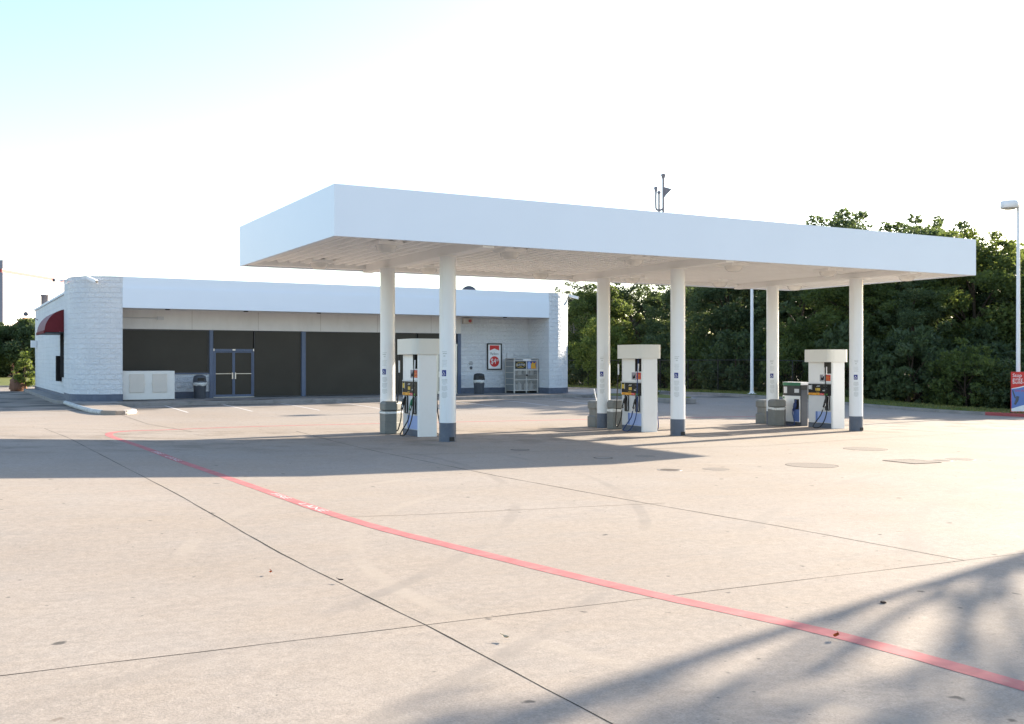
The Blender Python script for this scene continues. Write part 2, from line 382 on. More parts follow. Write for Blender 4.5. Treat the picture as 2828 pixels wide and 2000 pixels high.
# ------------------------------------------------------------------ ground, lot, markings
def grid_sheet(name, us, vs, mat, dz, inside=None):
    mb = MB(); n = len(vs)
    P = [(u, v, g(u, v)+dz) for u in us for v in vs]
    F = [(i*n+j, (i+1)*n+j, (i+1)*n+j+1, i*n+j+1) for i in range(len(us)-1) for j in range(n-1)]
    mb.add(P, F, True); return tag(mb.build(name, mat), kind='structure')
def steps(*segs):
    out = []
    for a, b, s in segs:
        x = a
        while x < b-1e-6: out.append(x); x += s
    out.append(segs[-1][1]); return out
US = steps((-25,-8,3), (-8,4.8,1.6), (4.8,40,2.2), (40,40.01,1)); VS = steps((-40,8,6), (8,14,.4), (14,27,3), (27,41,.5), (41,41.01,1))
gU = [-900,-300,-80,-25]+[u for u in US if u>-25]+[90,300,900]; gV = [-300,-100]+VS+[80,150,400,1500]
grid_sheet('ground', gU, gV, M['soil'], -.08)
# concrete lot: right-hand edge follows the kerb line
EDGE = [(37.9,-40),(37.9,20),(37.7,27),(36.2,32.5),(34.9,38),(34.4,43),(34.4,60),(34.4,86)]
def edge_u(v):
    for (a,b),(c,d) in zip(EDGE, EDGE[1:]):
        if b <= v <= d: return a+(c-a)*(v-b)/(d-b)
    return EDGE[-1][0]
mb = MB(); VL = [v for v in VS]+[50,60,70,78]
UL = [-60,-40]+[u for u in US if u < 33]
P = []; n = len(VL)
for k in range(len(UL)+2):
    for v in VL:
        e = edge_u(v); u = UL[k] if k < len(UL) else (33.4+(e-33.4)*.5 if k == len(UL) else e+.02)
        P.append((u, v, g(u, v)))
mb.add(P, [(i*n+j, (i+1)*n+j, (i+1)*n+j+1, i*n+j+1) for i in range(len(UL)+1) for j in range(n-1)], True)
lot = tag(mb.build('forecourt', M['concrete']), kind='structure')

def strip(mb, pts, width, dz, sub=.5):
    """ribbon lying on the lot along a polyline"""
    pts = [Vector((p[0], p[1])) for p in pts]; dense = []
    for a, b in zip(pts, pts[1:]):
        k = max(1, int((b-a).length/sub))
        dense += [a+(b-a)*i/k for i in range(k)]
    dense.append(pts[-1]); vs = []
    for i, p in enumerate(dense):
        t = (dense[min(i+1,len(dense)-1)]-dense[max(i-1,0)]).normalized(); nn = Vector((-t.y, t.x))
        wd = width(i) if callable(width) else width
        for s in (-.5, .5):
            q = p+nn*wd*s; vs.append((q.x, q.y, g(q.x, q.y)+dz))
    mb.add(vs, [(2*i, 2*i+1, 2*i+3, 2*i+2)[::-1] for i in range(len(dense)-1)])
def wob(pts, amp):
    """slightly irregular line"""
    out = []
    for a, b in zip(pts, pts[1:]):
        a, b = Vector(a), Vector(b); k = max(1, int((b-a).length/.35))
        for i in range(k):
            p = a+(b-a)*i/k; out.append((p.x+random.uniform(-amp,amp), p.y+random.uniform(-amp,amp)))
    out.append(pts[-1]); return out
rw = lambda i: .0115*(.6+.8*random.random())
mb = MB()
strip(mb, wob([(2.80,2.0),(2.74,6.13),(2.62,9),(2.5,14),(2.3,24),(2.1,27.3)], .004), rw, .0012)
strip(mb, wob([(-40,6.16),(2.74,6.13),(8.05,6.13),(37.8,6.13)], .004), lambda i: .008*(.5+.8*random.random()), .0014)
strip(mb, wob([(8.05,6.13),(7.95,8.4),(7.75,10.5),(7.55,14),(7.5,19),(7.6,21.7),(7.9,25.8)], .006), lambda i: .018*(.5+.9*random.random()), .0012)
mb.build('joint', M['joint'], lot)
mb = MB()
strip(mb, wob([(-40,28.3),(1.1,27.6),(3.8,26.86),(5.4,26.36),(7.93,25.76)], .004), .03, .0026)
strip(mb, wob([(5.4,26.36),(4.95,30),(5.05,37.4)], .004), .035, .0026)
strip(mb, wob([(3.7,10.85),(8.0,10.45)], .004), .012, .0026)
strip(mb, wob([(7.6,18.2),(16.1,17.6),(20.2,18.5),(37.8,21.2)], .004), .03, .0026)
strip(mb, wob([(20.5,6.13),(20.2,18.5)], .004), .012, .0026)
mb.build('shallow_joint', M['faint_joint'], lot)
# red fire-lane line
RED = [(5.14,2.6),(5.09,3.6),(5.04,4.4),(4.93,5.1),(4.661,6.15),(4.435,7.25),(4.16,8.8),(3.95,10.0),(3.79,11.4),(3.68,13.3),(3.57,15.8),(3.47,17.9),(3.40,20.9),(3.31,22.9),(3.25,24.1),(3.27,25.0),(3.45,25.85),(3.85,26.5),(4.55,27.05),(5.9,27.6),(7.8,28.1),(11.2,28.45),(20,28.9),(27,29.0)]
mb = MB(); strip(mb, [tuple(p)[:2] for p in curve([(a,b,0) for a,b in RED], 6)], lambda i: .165+.006*math.sin(i*1.7), .002, .3)
line = tag(mb.build('fire_lane_line', M['red_paint']), kind='structure')
mb = MB()
def line_text(body, a, b, size=.15):
    a, b = Vector((*a,0)), Vector((*b,0)); r = (b-a).normalized(); up = Vector((0,0,1)).cross(r)
    c = (a+b)/2
    tmp = MB(); text_shape(tmp, body, (c.x,c.y,0), r, up, size, squeeze=(b-a).length/(len(body)*size*.68))
    mb.add([(x,y,g(x,y)+.0032) for x,y,z in tmp.v], tmp.f)
line_text('FIRE', (3.69,13.2), (3.73,12.35)); line_text('LANE', (3.745,12.1), (3.80,11.25))
line_text('FIRE', (3.41,20.3), (3.44,19.2)); line_text('LANE', (3.445,19.0), (3.47,17.9))
mb.build('lettering', M['white_paint'], line)
# white bay lines before the shop
mb = MB()
for a, b in (((7.57,42.2),(7.3,36.3)),((9.85,42.2),(9.5,36.2)),((12.2,42.2),(11.9,36.0)),((14.6,42.2),(14.35,36.0)),((17.1,42.2),(16.8,36)),((19.6,42.2),(19.2,36)),((22.0,42.2),(21.6,36)),((24.4,42.2),(23.9,36)),((26.6,42.0),(26.1,36))):
    strip(mb, [a, b], .085, .003)
tag(mb.build('parking_lines', M['white_paint']), kind='structure')

def slab(name, poly, top, mat, base=-.1, face=None, lip=None):
    """raised slab with its kerb face"""
    mb = MB(); n = len(poly)
    vs = [(x,y,g(x,y)+base if callable(top) else base) for x,y in poly]+[(x,y,top(x,y) if callable(top) else top) for x,y in poly]
    mb.add(vs, [tuple(range(n,2*n))]+[(i,(i+1)%n,n+(i+1)%n,n+i) for i in range(n)])
    return mb.build(name, mat, bevel=.02)
walk = tag(slab('sidewalk', [(4.9,41.9),(27.0,41.9),(29.0,42.6),(34.3,44.5),(34.3,50.0),(28.6,50.0),(28.6,66.4),(4.0,66.4),(3.95,46.6),(4.3,45.6),(4.3,42.4)], .15, M['kerb']), kind='structure')
mb = MB(); mb.box(6.0,27.0,41.96,43.7,.15,.154); mb.build('paving', M['concrete'], walk)
isl = tag(slab('kerb_island', [(4.22,45.4),(4.22,42.0),(4.25,39.0),(4.3,37.1),(4.5,35.8),(4.85,35.4),(5.2,35.5),(5.5,35.9),(5.62,36.6),(5.66,41.88),(4.9,41.88),(4.29,42.3),(4.29,45.4)], .145, M['concrete']), kind='structure')
mb = MB()
mb.tube([(4.26,45.2,.072),(4.26,42.0,.072),(4.29,39.0,.072),(4.34,37.1,.072),(4.52,36.0,.072)], .088, 8)
mb.build('painted_kerb', M['kerb_white'], isl)
mb = MB(); mb.tube([(5.1,35.53,.066),(5.38,35.8,.066),(5.55,36.3,.066),(5.58,37,.066)], .09, 8); mb.build('kerb_nose', M['white_paint'], isl)
# grass island right of the shop
gi = tag(slab('grass_island', [(27.3,41.9),(27.35,38.6),(27.7,36.2),(28.2,35.6),(28.9,35.6),(29.5,36.3),(30.3,38.6),(31.9,43.6),(29.1,42.6),(27.1,41.88)][::1], .13, M['kerb']), kind='structure')
mb = MB(); mb.prism([(27.5,41.7),(27.55,38.7),(27.9,36.4),(28.3,35.85),(28.8,35.85),(29.3,36.4),(30.0,38.6),(31.5,43.2),(29.1,42.4)], .12, .15)
mb.build('turf', M['turf'], gi)
# kerb and verge along the right of the lot
def ribbon(name, off0, off1, z0, z1, mat, v0, v1, parent=None, st=1.0):
    mb = MB(); v = v0; rows = []
    while v <= v1+1e-6:
        e = edge_u(v); zz = g(e, v)
        rows.append([(e+off0,v,zz+z0),(e+off0,v,zz+z1),(e+off1,v,zz+z1),(e+off1,v,zz+z0)]); v += st
    vs = [p for r in rows for p in r]
    mb.add(vs, [(4*i+k, 4*i+k+1, 4*i+k+5, 4*i+k+4)[::-1] for i in range(len(rows)-1) for k in range(3)]+[(0,1,2,3)[::-1],tuple(4*(len(rows)-1)+k for k in range(4))])
    return mb.build(name, mat, parent)
kb = tag(ribbon('kerb', 0, .16, -.1, .13, M['kerb'], 27.6, 77.6), kind='structure')
ribbon('red_kerb', 0, .16, -.1, .132, M['kerb_red'], -20.4, 27.6, kb)
vg = tag(ribbon('grass_verge', .16, 3.4, -.1, .12, M['turf'], -20, 77), kind='structure')
mb = MB()
for i in range(9000):
    v = random.uniform(24, 76); e = edge_u(v); u = e+.2+random.random()**1.2*3.0; z = g(e, v)+.12
    a = random.uniform(0, 6.28); h = random.uniform(.03,.10); wv = .02
    mb.add([(u-wv*math.cos(a),v-wv*math.sin(a),z),(u+wv*math.cos(a),v+wv*math.sin(a),z),(u+random.uniform(-.04,.04),v+random.uniform(-.04,.04),z+h)], [(0,1,2)])
tag(mb.build('grass', M['turf']), 'short dry grass on the verge behind the far kerb', 'grass', kind='stuff')
# woodland floor, lane and lawn far to the left
mb = MB(); mb.prism([(-60,80.5),(14,77.9),(14,122),(-60,126)], -.1, .08); tag(mb.build('lawn', M['turf']), kind='structure')
mb = MB(); mb.prism([(-60,80.2),(14,77.6),(14,77.88),(-60,80.48)], -.1, .1); tag(mb.build('lawn_kerb', M['kerb']), kind='structure')

# ------------------------------------------------------------------ the shop
B = thing('store_building', 'low white block shop with dark windows and rounded corner towers', 'building', (4.35, 43.8, 0))
BO = Vector((4.35, 43.8, 0))
def bpart(mb, name, mat, parent=None, bevel=0):
    mb.v = [(x-BO.x, y-BO.y, z-BO.z) for x, y, z in mb.v]
    return mb.build(name, mat, parent or B, bevel)
def wall_strip(mb, path, z0, z1, smooth=False, s0=0):
    s = s0
    for (a, b), (c, d) in zip(path, path[1:]):
        l = math.hypot(c-a, d-b)
        mb.add([(a,b,z0),(c,d,z0),(c,d,z1),(a,b,z1)], [(0,1,2,3)], smooth, [[(s,z0),(s+l,z0),(s+l,z1),(s,z1)]]); s += l
    return s
def arc(cx, cy, r, a0, a1, n=14): return [(cx+r*math.cos(R(a0+(a1-a0)*k/n)), cy+r*math.sin(R(a0+(a1-a0)*k/n))) for k in range(n+1)]
HT = 5.17
left_path = [(4.40,47.3),(4.40,45.4)]+arc(6.0,45.4,1.6,180,270)+[(6.02,43.8),(6.25,43.8),(6.25,46.2)]
right_path = [(26.3,46.2),(26.3,43.8),(26.5,43.8)]+arc(26.5,45.4,1.6,270,360)+[(28.1,47.3)]
for path in (left_path, right_path):
    mb = MB(); wall_strip(mb, path, .43, HT-.17); 
    mb.add([(x,y,HT-.17) for x,y in path], [tuple(range(len(path)))])
    t = bpart(mb, 'tower', M['block'])
    off = MB(); wall_strip(off, path, .05, .43); 
    c = Vector((sum(p[0] for p in path)/len(path), sum(p[1] for p in path)/len(path)))
    def push(p, k): 
        dd = Vector(p)-c; dd.normalize(); return (p[0]+dd.x*k, p[1]+dd.y*k)
    op = [push(p,.02) for p in path]
    mb = MB(); wall_strip(mb, op, .05, .43); mb.add([(x,y,.43) for x,y in op], [tuple(range(len(op)))]); bpart(mb, 'plinth', M['plinth'], t).parent = t
    mb = MB(); wall_strip(mb, [push(p,.012) for p in path], HT-.17, HT); mb.add([(*push(p,.012),HT) for p in path], [tuple(range(len(path)))]); bpart(mb, 'coping', M['block'], t).parent = t
# side, rear and right walls
mb = MB(); wall_strip(mb, [(4.62,66.5),(4.62,47.0)], .3, 4.72)
lw = bpart(mb, 'side_wall', M['block'])
mb = MB(); wall_strip(mb, [(4.60,66.5),(4.60,47.25)], .0, .3); bpart(mb, 'plinth', M['plinth'], lw)
mb = MB(); mb.box(4.55,4.85,47.0,66.55,4.72,4.82); bpart(mb, 'coping', M['fascia'], lw)
mb = MB(); wall_strip(mb, [(27.9,47.0),(27.9,66.5),(4.62,66.5)], .0, 4.72); bpart(mb, 'rear_wall', M['block'])
mb = MB(); mb.box(4.7,27.8,45.95,66.4,4.55,4.62); roof = bpart(mb, 'roof', M['roofing'])
# fascia and soffit
mb = MB(); mb.box(6.25,26.3,43.775,43.99,3.92,4.735); mb.box(6.25,26.3,43.815,43.99,4.735,HT); bpart(mb, 'fascia', M['fascia'])
mb = MB(); mb.box(6.25,26.3,44.0,45.94,3.955,4.10); sf = bpart(mb, 'soffit', M['soffit_paint'])
for u in (8.2, 11.5, 14.8, 18.1, 21.2, 24.4):
    mb = MB(); mb.lathe([(.0,3.915),(.09,3.915),(.11,3.953)], u, 44.9, 14); bpart(mb, 'downlight', M['lid_dark'], sf)
# shop front wall (plane v = 45.9)
V = 45.9
mb = MB(); mb.box(6.25,22.42,V-.05,V+.3,3.13,3.954)
hd = bpart(mb, 'header', M['stucco'])
for u in (9.4, 12.3, 15.2, 18.0, 20.8):
    mb = MB(); mb.box(u-.004,u+.004,V-.053,V-.04,3.14,3.95); bpart(mb, 'panel_joint', M['faint_joint'], hd)
mb = MB(); mb.tube([(6.3,V-.09,3.60),(8.0,V-.09,3.60)], .02, 6); mb.box(7.93,8.2,V-.16,V-.05,3.53,3.67); bpart(mb, 'conduit_box', M['grey_panel'], hd)
mb = MB(); wall_strip(mb, [(22.42,V-.02),(26.35,V-.02)], .43, 3.955); bw = bpart(mb, 'bay_wall', M['block'])
mb = MB(); mb.box(22.42,26.3,V-.06,V+.1,.15,.43); bpart(mb, 'plinth', M['plinth'], bw)
mb = MB(); wall_strip(mb, [(6.2,V-.02),(10.14,V-.02)], .43, 1.19); kw = bpart(mb, 'knee_wall', M['block'])
mb = MB(); mb.box(6.25,10.14,V-.06,V+.1,.15,.43); bpart(mb, 'plinth', M['plinth'], kw)
mb = MB(); mb.box(6.25,10.14,V-.07,V+.1,1.19,1.24); bpart(mb, 'sill', M['frame_blue'], kw)
def window(u0, u1, z0, z1, fr=.05):
    mb = MB()
    mb.box(u0,u0+fr,V-.03,V+.08,z0,z1); mb.box(u1-fr,u1,V-.03,V+.08,z0,z1); mb.box(u0+fr,u1-fr,V-.03,V+.08,z1-fr,z1); mb.box(u0+fr,u1-fr,V-.03,V+.08,z0,z0+fr)
    wn_ = bpart(mb, 'window', M['glassframe'])
    mb = MB(); mb.box(u0+fr,u1-fr,V+.0,V+.02,z0+fr,z1-fr); bpart(mb, 'pane', M['glass'], wn_); return wn_
M['glassframe'] = paint('glassframe', (.05,.052,.055), .4, .4, var=.1)
window(6.27,10.12,1.245,3.125); window(12.12,14.27,.17,3.125, .03); window(14.5,18.5,.17,3.125,.03); window(18.5,20.05,.17,3.125,.03)
for u0, u1 in ((10.14,10.30),(14.29,14.48),(22.24,22.41)):
    mb = MB(); mb.box(u0,u1,V-.08,V+.1,.15,3.128); bpart(mb, 'post', M['frame_blue'])
def shop_door(u0, u1, frame, top=2.29):
    d = MB(); d.box(u0,u0+.05,V-.06,V+.08,.15,top); d.box(u1-.05,u1,V-.06,V+.08,.15,top); d.box(u0+.05,u1-.05,V-.06,V+.08,top-.09,top)
    d.box(u0+.05,u1-.05,V-.07,V+.08,.15,.175)
    dr = bpart(d, 'door', frame)
    um = (u0+u1)/2
    for a, b in ((u0+.055,um-.003),(um+.003,u1-.055)):
        m2 = MB(); zt = top-.1
        m2.box(a,a+.055,V-.04,V+.02,.18,zt); m2.box(b-.055,b,V-.04,V+.02,.18,zt); m2.box(a+.055,b-.055,V-.04,V+.02,zt-.05,zt); m2.box(a+.055,b-.055,V-.04,V+.02,.18,.28)
        bpart(m2, 'leaf_frame', frame, dr)
        m2 = MB(); m2.box(a+.055,b-.055,V-.012,V+.008,.28,zt-.05); bpart(m2, 'pane', M['glass'], dr)
        m2 = MB(); m2.box(a+.055,b-.055,V-.05,V-.035,1.19,1.215); h = a if a > um else b
        s = 1 if a > um else -1
        x = h+s*.035; m2.box(min(x,x+s*.05),max(x,x+s*.05),V-.1,V-.045,.97,1.25); bpart(m2, 'handle', M['metal'], dr)
    m2 = MB(); m2.box(u0+.02,u1-.02,V-.03,V+.05,top+.002,top+.03); m2.box(u0+.02,u1-.02,V-.03,V+.05,3.09,3.128); bpart(m2, 'transom_frame', M['glassframe'], dr)
    m2 = MB(); m2.box(u0+.02,u1-.02,V,V+.02,top+.03,3.09); bpart(m2, 'transom_pane', M['glass'], dr)
    m2 = MB(); m2.box(um-.06,um+.06,V-.1,V-.06,top-.06,top+.0); bpart(m2, 'closer', M['metal'], dr)
    for x in (u0, u1-.04): m2 = MB(); m2.box(x,x+.04,V-.09,V-.06,top-.08,top+.02); bpart(m2, 'pivot', M['metal'], dr)
    m2 = MB(); m2.box(u0,u1,V-.12,V-.071,.155,.18); bpart(m2, 'threshold', M['metal'], dr)
    return dr
shop_door(10.31,12.10,M['frame_blue']); shop_door(20.1,22.2,M['metal'], 2.6)
mb = MB(); mb.box(6.3,26.25,46.45,46.5,.1,3.95); bpart(mb, 'inner_wall', M['black'])
# drive-through side: awning, window, boards
aw = []
mb = MB(); n = 10; prof = [(4.6-.95*math.sin(R(9*k)), 3.98-.98*(1-math.cos(R(9*k)))) for k in range(n+1)]
prof2 = [(x, z) for x, z in prof]
vs = [(x,47.4,z) for x,z in prof2]+[(x,51.5,z) for x,z in prof2]
mb.add(vs, [(k,k+1,n+2+k,n+1+k) for k in range(n)], True)
aw = bpart(mb, 'awning', M['awning_pale'])
mb = MB(); mb.add([(x,47.4,z) for x,z in prof2]+[(4.61,47.4,3.0)], [tuple(range(n+2))]); mb.add([(x,51.5,z) for x,z in prof2]+[(4.61,51.5,3.0)], [tuple(range(n+2))])
mb.box(3.62,3.68,47.38,51.52,2.94,3.06)
bpart(mb, 'awning_end', M['awning'], aw)
mb = MB(); mb.box(3.66,4.6,47.4,51.5,2.96,2.985); bpart(mb, 'awning_lining', M['lid_dark'], aw)
mb = MB(); mb.box(4.52,4.66,48.0,50.2,1.05,2.96); wd = bpart(mb, 'service_window', M['matte_dark'])
mb = MB(); mb.box(4.50,4.53,48.1,50.1,1.15,2.9); bpart(mb, 'pane', M['matte_dark'], wd)
mb = MB(); mb.box(4.42,4.62,50.6,51.3,.85,2.0); bpart(mb, 'menu_board', M['matte_dark'])
mb = MB(); mb.lathe([(.19,4.6),(.19,5.5),(.23,5.5),(.23,5.58)], 4.98, 64.5, 14); bpart(mb, 'roof_vent', M['vent'], roof)
mb = MB()
mb.box(4.3,4.6,64.9,65.3,2.55,2.95); bpart(mb, 'flood_light', M['white'], lw)
mb = MB(); mb.tube([(4.62,64.3,4.1),(4.3,64.3,4.3),(4.05,64.3,4.42)], .02, 6); mb.lathe([(.04,4.32),(.12,4.36),(.13,4.5),(.05,4.56)], 3.98, 64.3, 12); bpart(mb, 'arm_lamp', M['vent'], lw)

# cabinet against the shop front
cb = thing('storage_cabinet', 'long beige cabinet with two hatch doors beside the white round tower', 'cabinet', (7.3,44.0,.155))
mb = MB(); mb.box(-1.02,1.02,0,1.5,.03,1.2); mb.build('body', M['box_beige'], cb, .012)
mb = MB(); mb.box(-1.0,1.0,.04,1.45,0,.03); mb.build('base', M['lid_dark'], cb)
for s, x in ((1,-.47),(-1,.42)):
    mb = MB(); mb.box(x-.28,x+.28,-.03,-.002,.32,1.09); d = mb.build('hatch', M['door_beige'], cb, .008)
    mb = MB(); hx = x+s*.29; mb.box(hx-.02,hx+.02,-.05,-.005,.66,.74); mb.build('latch', M['metal'], d)
    hx = x-s*.285
    for z in (.42,.88): mb = MB(); mb.box(hx-.012,hx+.012,-.03,-.004,z,z+.08); mb.build('hinge', M['metal'], d)
def round_bin(name, label, loc, mats, group):
    t = thing(name, label, 'trash can', loc, 0, group)
    mb = MB(); mb.lathe([(.22,0),(.235,.02),(.275,.62),(.29,.64),(.29,.67),(.25,.67)], n=24); mb.build('body', mats[0], t)
    mb = MB(); mb.lathe([(.272,.55+.0),(.297,.58),(.302,.62),(.305,.675),(.28,.69)], n=22, cap=False)
    mb.v = [(x*(1+random.uniform(-.02,.03)), y*(1+random.uniform(-.02,.03)), z+random.uniform(-.025,.01)) for x,y,z in mb.v]; mb.build('liner', M['liner'], t)
    mb = MB(); mb.lathe([(.285,.68),(.285,.72),(.265,.90),(.24,.97),(.12,1.01),(0.01,1.015)], n=24); l = mb.build('lid', mats[1], t)
    mb = MB(); mb.box(-.15,.15,-.283,-.2,.76,.89); mb.build('flap', M['black'], l)
    return t
round_bin('trash_can', 'blue grey round trash can with squarish lid beside the blue double door', (9.62,45.35,.155), (M['bin_dark'],M['bin_dark']), 'round trash cans at the shop front')
round_bin('trash_can', 'grey round trash can with black dome lid left of the framed poster', (22.95,44.9,.155), (M['bin_dark'],M['lid_dark']), 'round trash cans at the shop front')

# poster on the bay wall
ps = thing('framed_poster', 'cigarette poster in a black frame on the white bay wall', 'poster', (24.3,V-.03,1.32))
W_, H_ = .42, 1.34
mb = MB(); f = .06
mb.box(-W_,W_,-.05,0,0,f); mb.box(-W_,W_,-.05,0,H_-f,H_); mb.box(-W_,-W_+f,-.05,0,f,H_-f); mb.box(W_-f,W_,-.05,0,f,H_-f); mb.build('frame', M['black'], ps)
mb = MB(); mb.box(-W_+f,W_-f,-.03,0,f,H_-f); sh = mb.build('sheet', M['white'], ps)
mb = MB(); mb.add([(-.27,-.033,H_-.1),(.27,-.033,H_-.1),(.27,-.033,H_-.36),(0,-.033,H_-.26),(-.27,-.033,H_-.36)], [(0,4,3,2,1)]); mb.build('red_chevron', M['red'], sh)
mb = MB(); mb.add([(.27*math.cos(a*math.pi/16),-.033,.42+.27*math.sin(a*math.pi/16)) for a in range(32)], [tuple(range(32))]); mb.build('red_disc', M['red'], sh)
mb = MB(); text_shape(mb, 'Marlboro', (0,-.034,.81), (1,0,0), (0,0,1), .2, .62); text_shape(mb, '__________', (0,-.034,.12), (1,0,0), (0,0,1), .07, .6); mb.build('lettering', M['ink'], sh)
mb = MB(); text_shape(mb, '$4', (-.06,-.036,.43), (1,0,0), (0,0,1), .38, .8); text_shape(mb, '49', (.17,-.036,.48), (1,0,0), (0,0,1), .17, .8); mb.build('price', M['white'], sh)
tag(MB().box(25.02,25.38,V-.12,V-.03,1.72,2.2).build('meter_box', M['grey_panel'], bevel=.01), 'plain grey electrical box on the wall above the gas cylinder locker', 'electrical box')
al = thing('alarm_box', 'beige alarm box with a red light high on the bay wall', 'alarm', (22.75,V-.03,3.62))
mb = MB(); mb.box(-.25,.25,-.2,0,0,.28); mb.build('housing', M['door_beige'], al, .02)
mb = MB(); mb.lathe([(.08,0),(.08,.05),(.03,.09)], n=14); mb.v = [(x+.08,-.2-z,.14+y) for x,y,z in mb.v]; mb.build('lamp', M['pinkred'], al)
nt = thing('air_water_notice', 'small black lettering over a tap on the white bay wall', 'notice', (22.98,V-.03,1.55))
mb = MB()
for k, wd_ in enumerate((.16,.26,.2)): mb.box(-wd_/2,wd_/2,-.008,0,.16-.06*k,.185-.06*k)
mb.build('lettering', M['ink'], nt)
mb = MB(); mb.lathe([(.07,0),(.07,.05),(.03,.08)], n=12); mb.v = [(x,-z,y-.12) for x,y,z in mb.v]; mb.build('tap', M['bin_dark'], nt)

# gas cylinder locker
lk = thing('gas_cylinder_locker', 'pale metal gas cylinder cage with two doors against the white wall', 'gas locker', (25.45,44.75,.155))
x0, x1, y1, h = -.62, .78, .95, 1.72
mb = MB()
for x in (x0, .08, x1-.05):
    mb.box(x,x+.05,0,.05,0,h)
for x in (x0, x1-.05): mb.box(x,x+.05,y1-.05,y1,0,h)
mb.box(x0,x1,.0,y1,h,h+.03)
for z in (.12,.62+.03,1.13,1.62): mb.box(x0+.05,x1-.05,.005,.045,z,z+.045)
for z in (.12,.42,.72,1.02,1.32,1.6): mb.box(x0+.006,x0+.04,.05,y1-.05,z,z+.03); mb.box(x1-.04,x1-.006,.05,y1-.05,z,z+.03)
mb.box(x0+.05,x1-.05,.05,y1-.05,.13,.15); mb.box(x0+.05,x1-.05,.05,y1-.05,.9,.92); mb.build('frame', M['cage'], lk)
mb = MB(); mb.box(x0+.052,x1-.052,y1-.07,y1-.055,.2,1.68); mb.build('back_panel', M['cage_mesh'], lk)
mb = MB(); mb.box(x0+.05,x1-.05,.02,.04,1.18,1.615); pn = mb.build('sign_panel', M['cage'], lk)
def mesh_grid(mb, xa, xb, za, zb, y, st=.045, r=.003, axis='x'):
    k = xa
    while k <= xb:
        if axis == 'x': mb.box(k-r,k+r,y-r,y+r,za,zb)
        else: mb.box(y-r,y+r,k-r,k+r,za,zb)
        k += st
    k = za
    while k <= zb:
        if axis == 'x': mb.box(xa,xb,y-r-.004,y+r-.004,k-r,k+r)
        else: mb.box(y-r-.004,y+r-.004,xa,xb,k-r,k+r)
        k += st
for xa, xb in ((x0+.06,.07),(.14,x1-.06)):
    mb = MB(); mesh_grid(mb, xa, xb, .17, 1.12, .025, .032); d = mb.build('door', M['cage'], lk)
    for z in (.15,.92):
        for k in range(2):
            cx = xa+.15+k*.28
            mb = MB(); mb.lathe([(.10,z),(.125,z+.04),(.125,z+.27),(.09,z+.33),(.03,z+.35),(.05,z+.37),(.05,z+.42)], cx, .35, 14); mb.build('gas_cylinder', M['tank'], lk)
for x in (x0+.012, x1-.018):
    mb = MB(); mb.box(x,x+.006,.055,y1-.055,.14,1.66); mb.build('side_panel', M['cage_mesh'], lk)
mb = MB(); mb.box(.06,.15,-.03,0,.86,.94); mb.build('padlock', M['black'], lk)
mb = MB(); mb.box(x0+.07,.07,.012,.019,1.22,1.6); s1 = mb.build('dark_sign', M['black'], pn)
mb = MB()
el = [(.27*math.cos(a*math.pi/14), .14*math.sin(a*math.pi/14)) for a in range(28)]
for i in range(28):
    a, b = el[i], el[(i+1)%28]; cx = (x0+.14)/2
    mb.add([(cx+a[0],.010,1.41+a[1]),(cx+b[0],.010,1.41+b[1]),(cx+b[0]*.93,.010,1.41+b[1]*.9),(cx+a[0]*.93,.010,1.41+a[1]*.9)], [(0,1,2,3)])
mb.box(cx-.06,cx+.06,.008,.011,1.33,1.35); mb.build('gold_oval', M['yellow'], s1)
mb = MB(); text_shape(mb, 'BLUE', (cx-.12,.008,1.42), (1,0,.1), (-.1,0,1), .13, .75); text_shape(mb, 'STAR', (cx+.12,.008,1.42), (1,0,-.1), (.1,0,1), .13, .75); mb.build('lettering', M['white'], s1)
mb = MB(); mb.box(.15,x1-.1,.012,.019,1.22,1.6); s2 = mb.build('flame_sign', M['deep_blue'], pn)
mb = MB(); mb.add([(.36,.009,1.23),(.66,.009,1.23),(.62,.009,1.42),(.66,.009,1.58),(.54,.009,1.49),(.46,.009,1.58),(.36,.009,1.45)], [(6,5,4,3,2,1,0)]); mb.build('flame', M['orange'], s2)
mb = MB(); mb.add([(.5+(.13 if k%2==0 else .055)*math.sin(k*math.pi/5),.007,1.4+(.13 if k%2==0 else .055)*math.cos(k*math.pi/5)) for k in range(10)], [tuple(range(10))]); mb.build('star', M['yellow'], s2)
mb = MB(); mb.prism([(.17,1.25),(.20,1.23),(.32,1.23),(.35,1.25),(.35,1.5),(.31,1.54),(.31,1.59),(.21,1.59),(.21,1.54),(.17,1.5)], 0, .004); mb.v = [(x,.011-z,y) for x,y,z in mb.v]; mb.build('cylinder_picture', M['pale_blue'], s2)
mb = MB(); mb.box(-.1,.35,-.012,.0,1.63,1.71); mb.build('strip_label', M['white'], lk)

# cameras, dish, mast on the shop
def sec_cam(label, loc, rz, tilt=-.35):
    t = thing('security_camera', label, 'camera', loc, rz, 'security cameras on the shop roof')
    mb = MB(); mb.box(-.03,.03,0,.3,-.02,.02); mb.build('bracket', M['pole'], t)
    mb = MB(); mb.box(-.075,.075,-.5,.0,-.07,.07); mb.v = [(x, y, z+(y)*-tilt) for x,y,z in mb.v]; b = mb.build('body', M['pole'], t, .02)
    mb = MB(); mb.lathe([(.055,0),(.055,.02)], n=14); mb.v = [(x, -.505-z, y+.5*tilt) for x,y,z in mb.v]; mb.build('lens', M['black'], b)
sec_cam('white security camera tilted down on the front of the round tower', (4.95,43.9,5.08), R(35))
sec_cam('white security camera standing off the left edge of the round tower', (4.15,45.6,5.08), R(-40), -.1)
sec_cam('white security camera on the right rear corner of the shop parapet', (27.95,44.6,5.12), R(60), -.25)
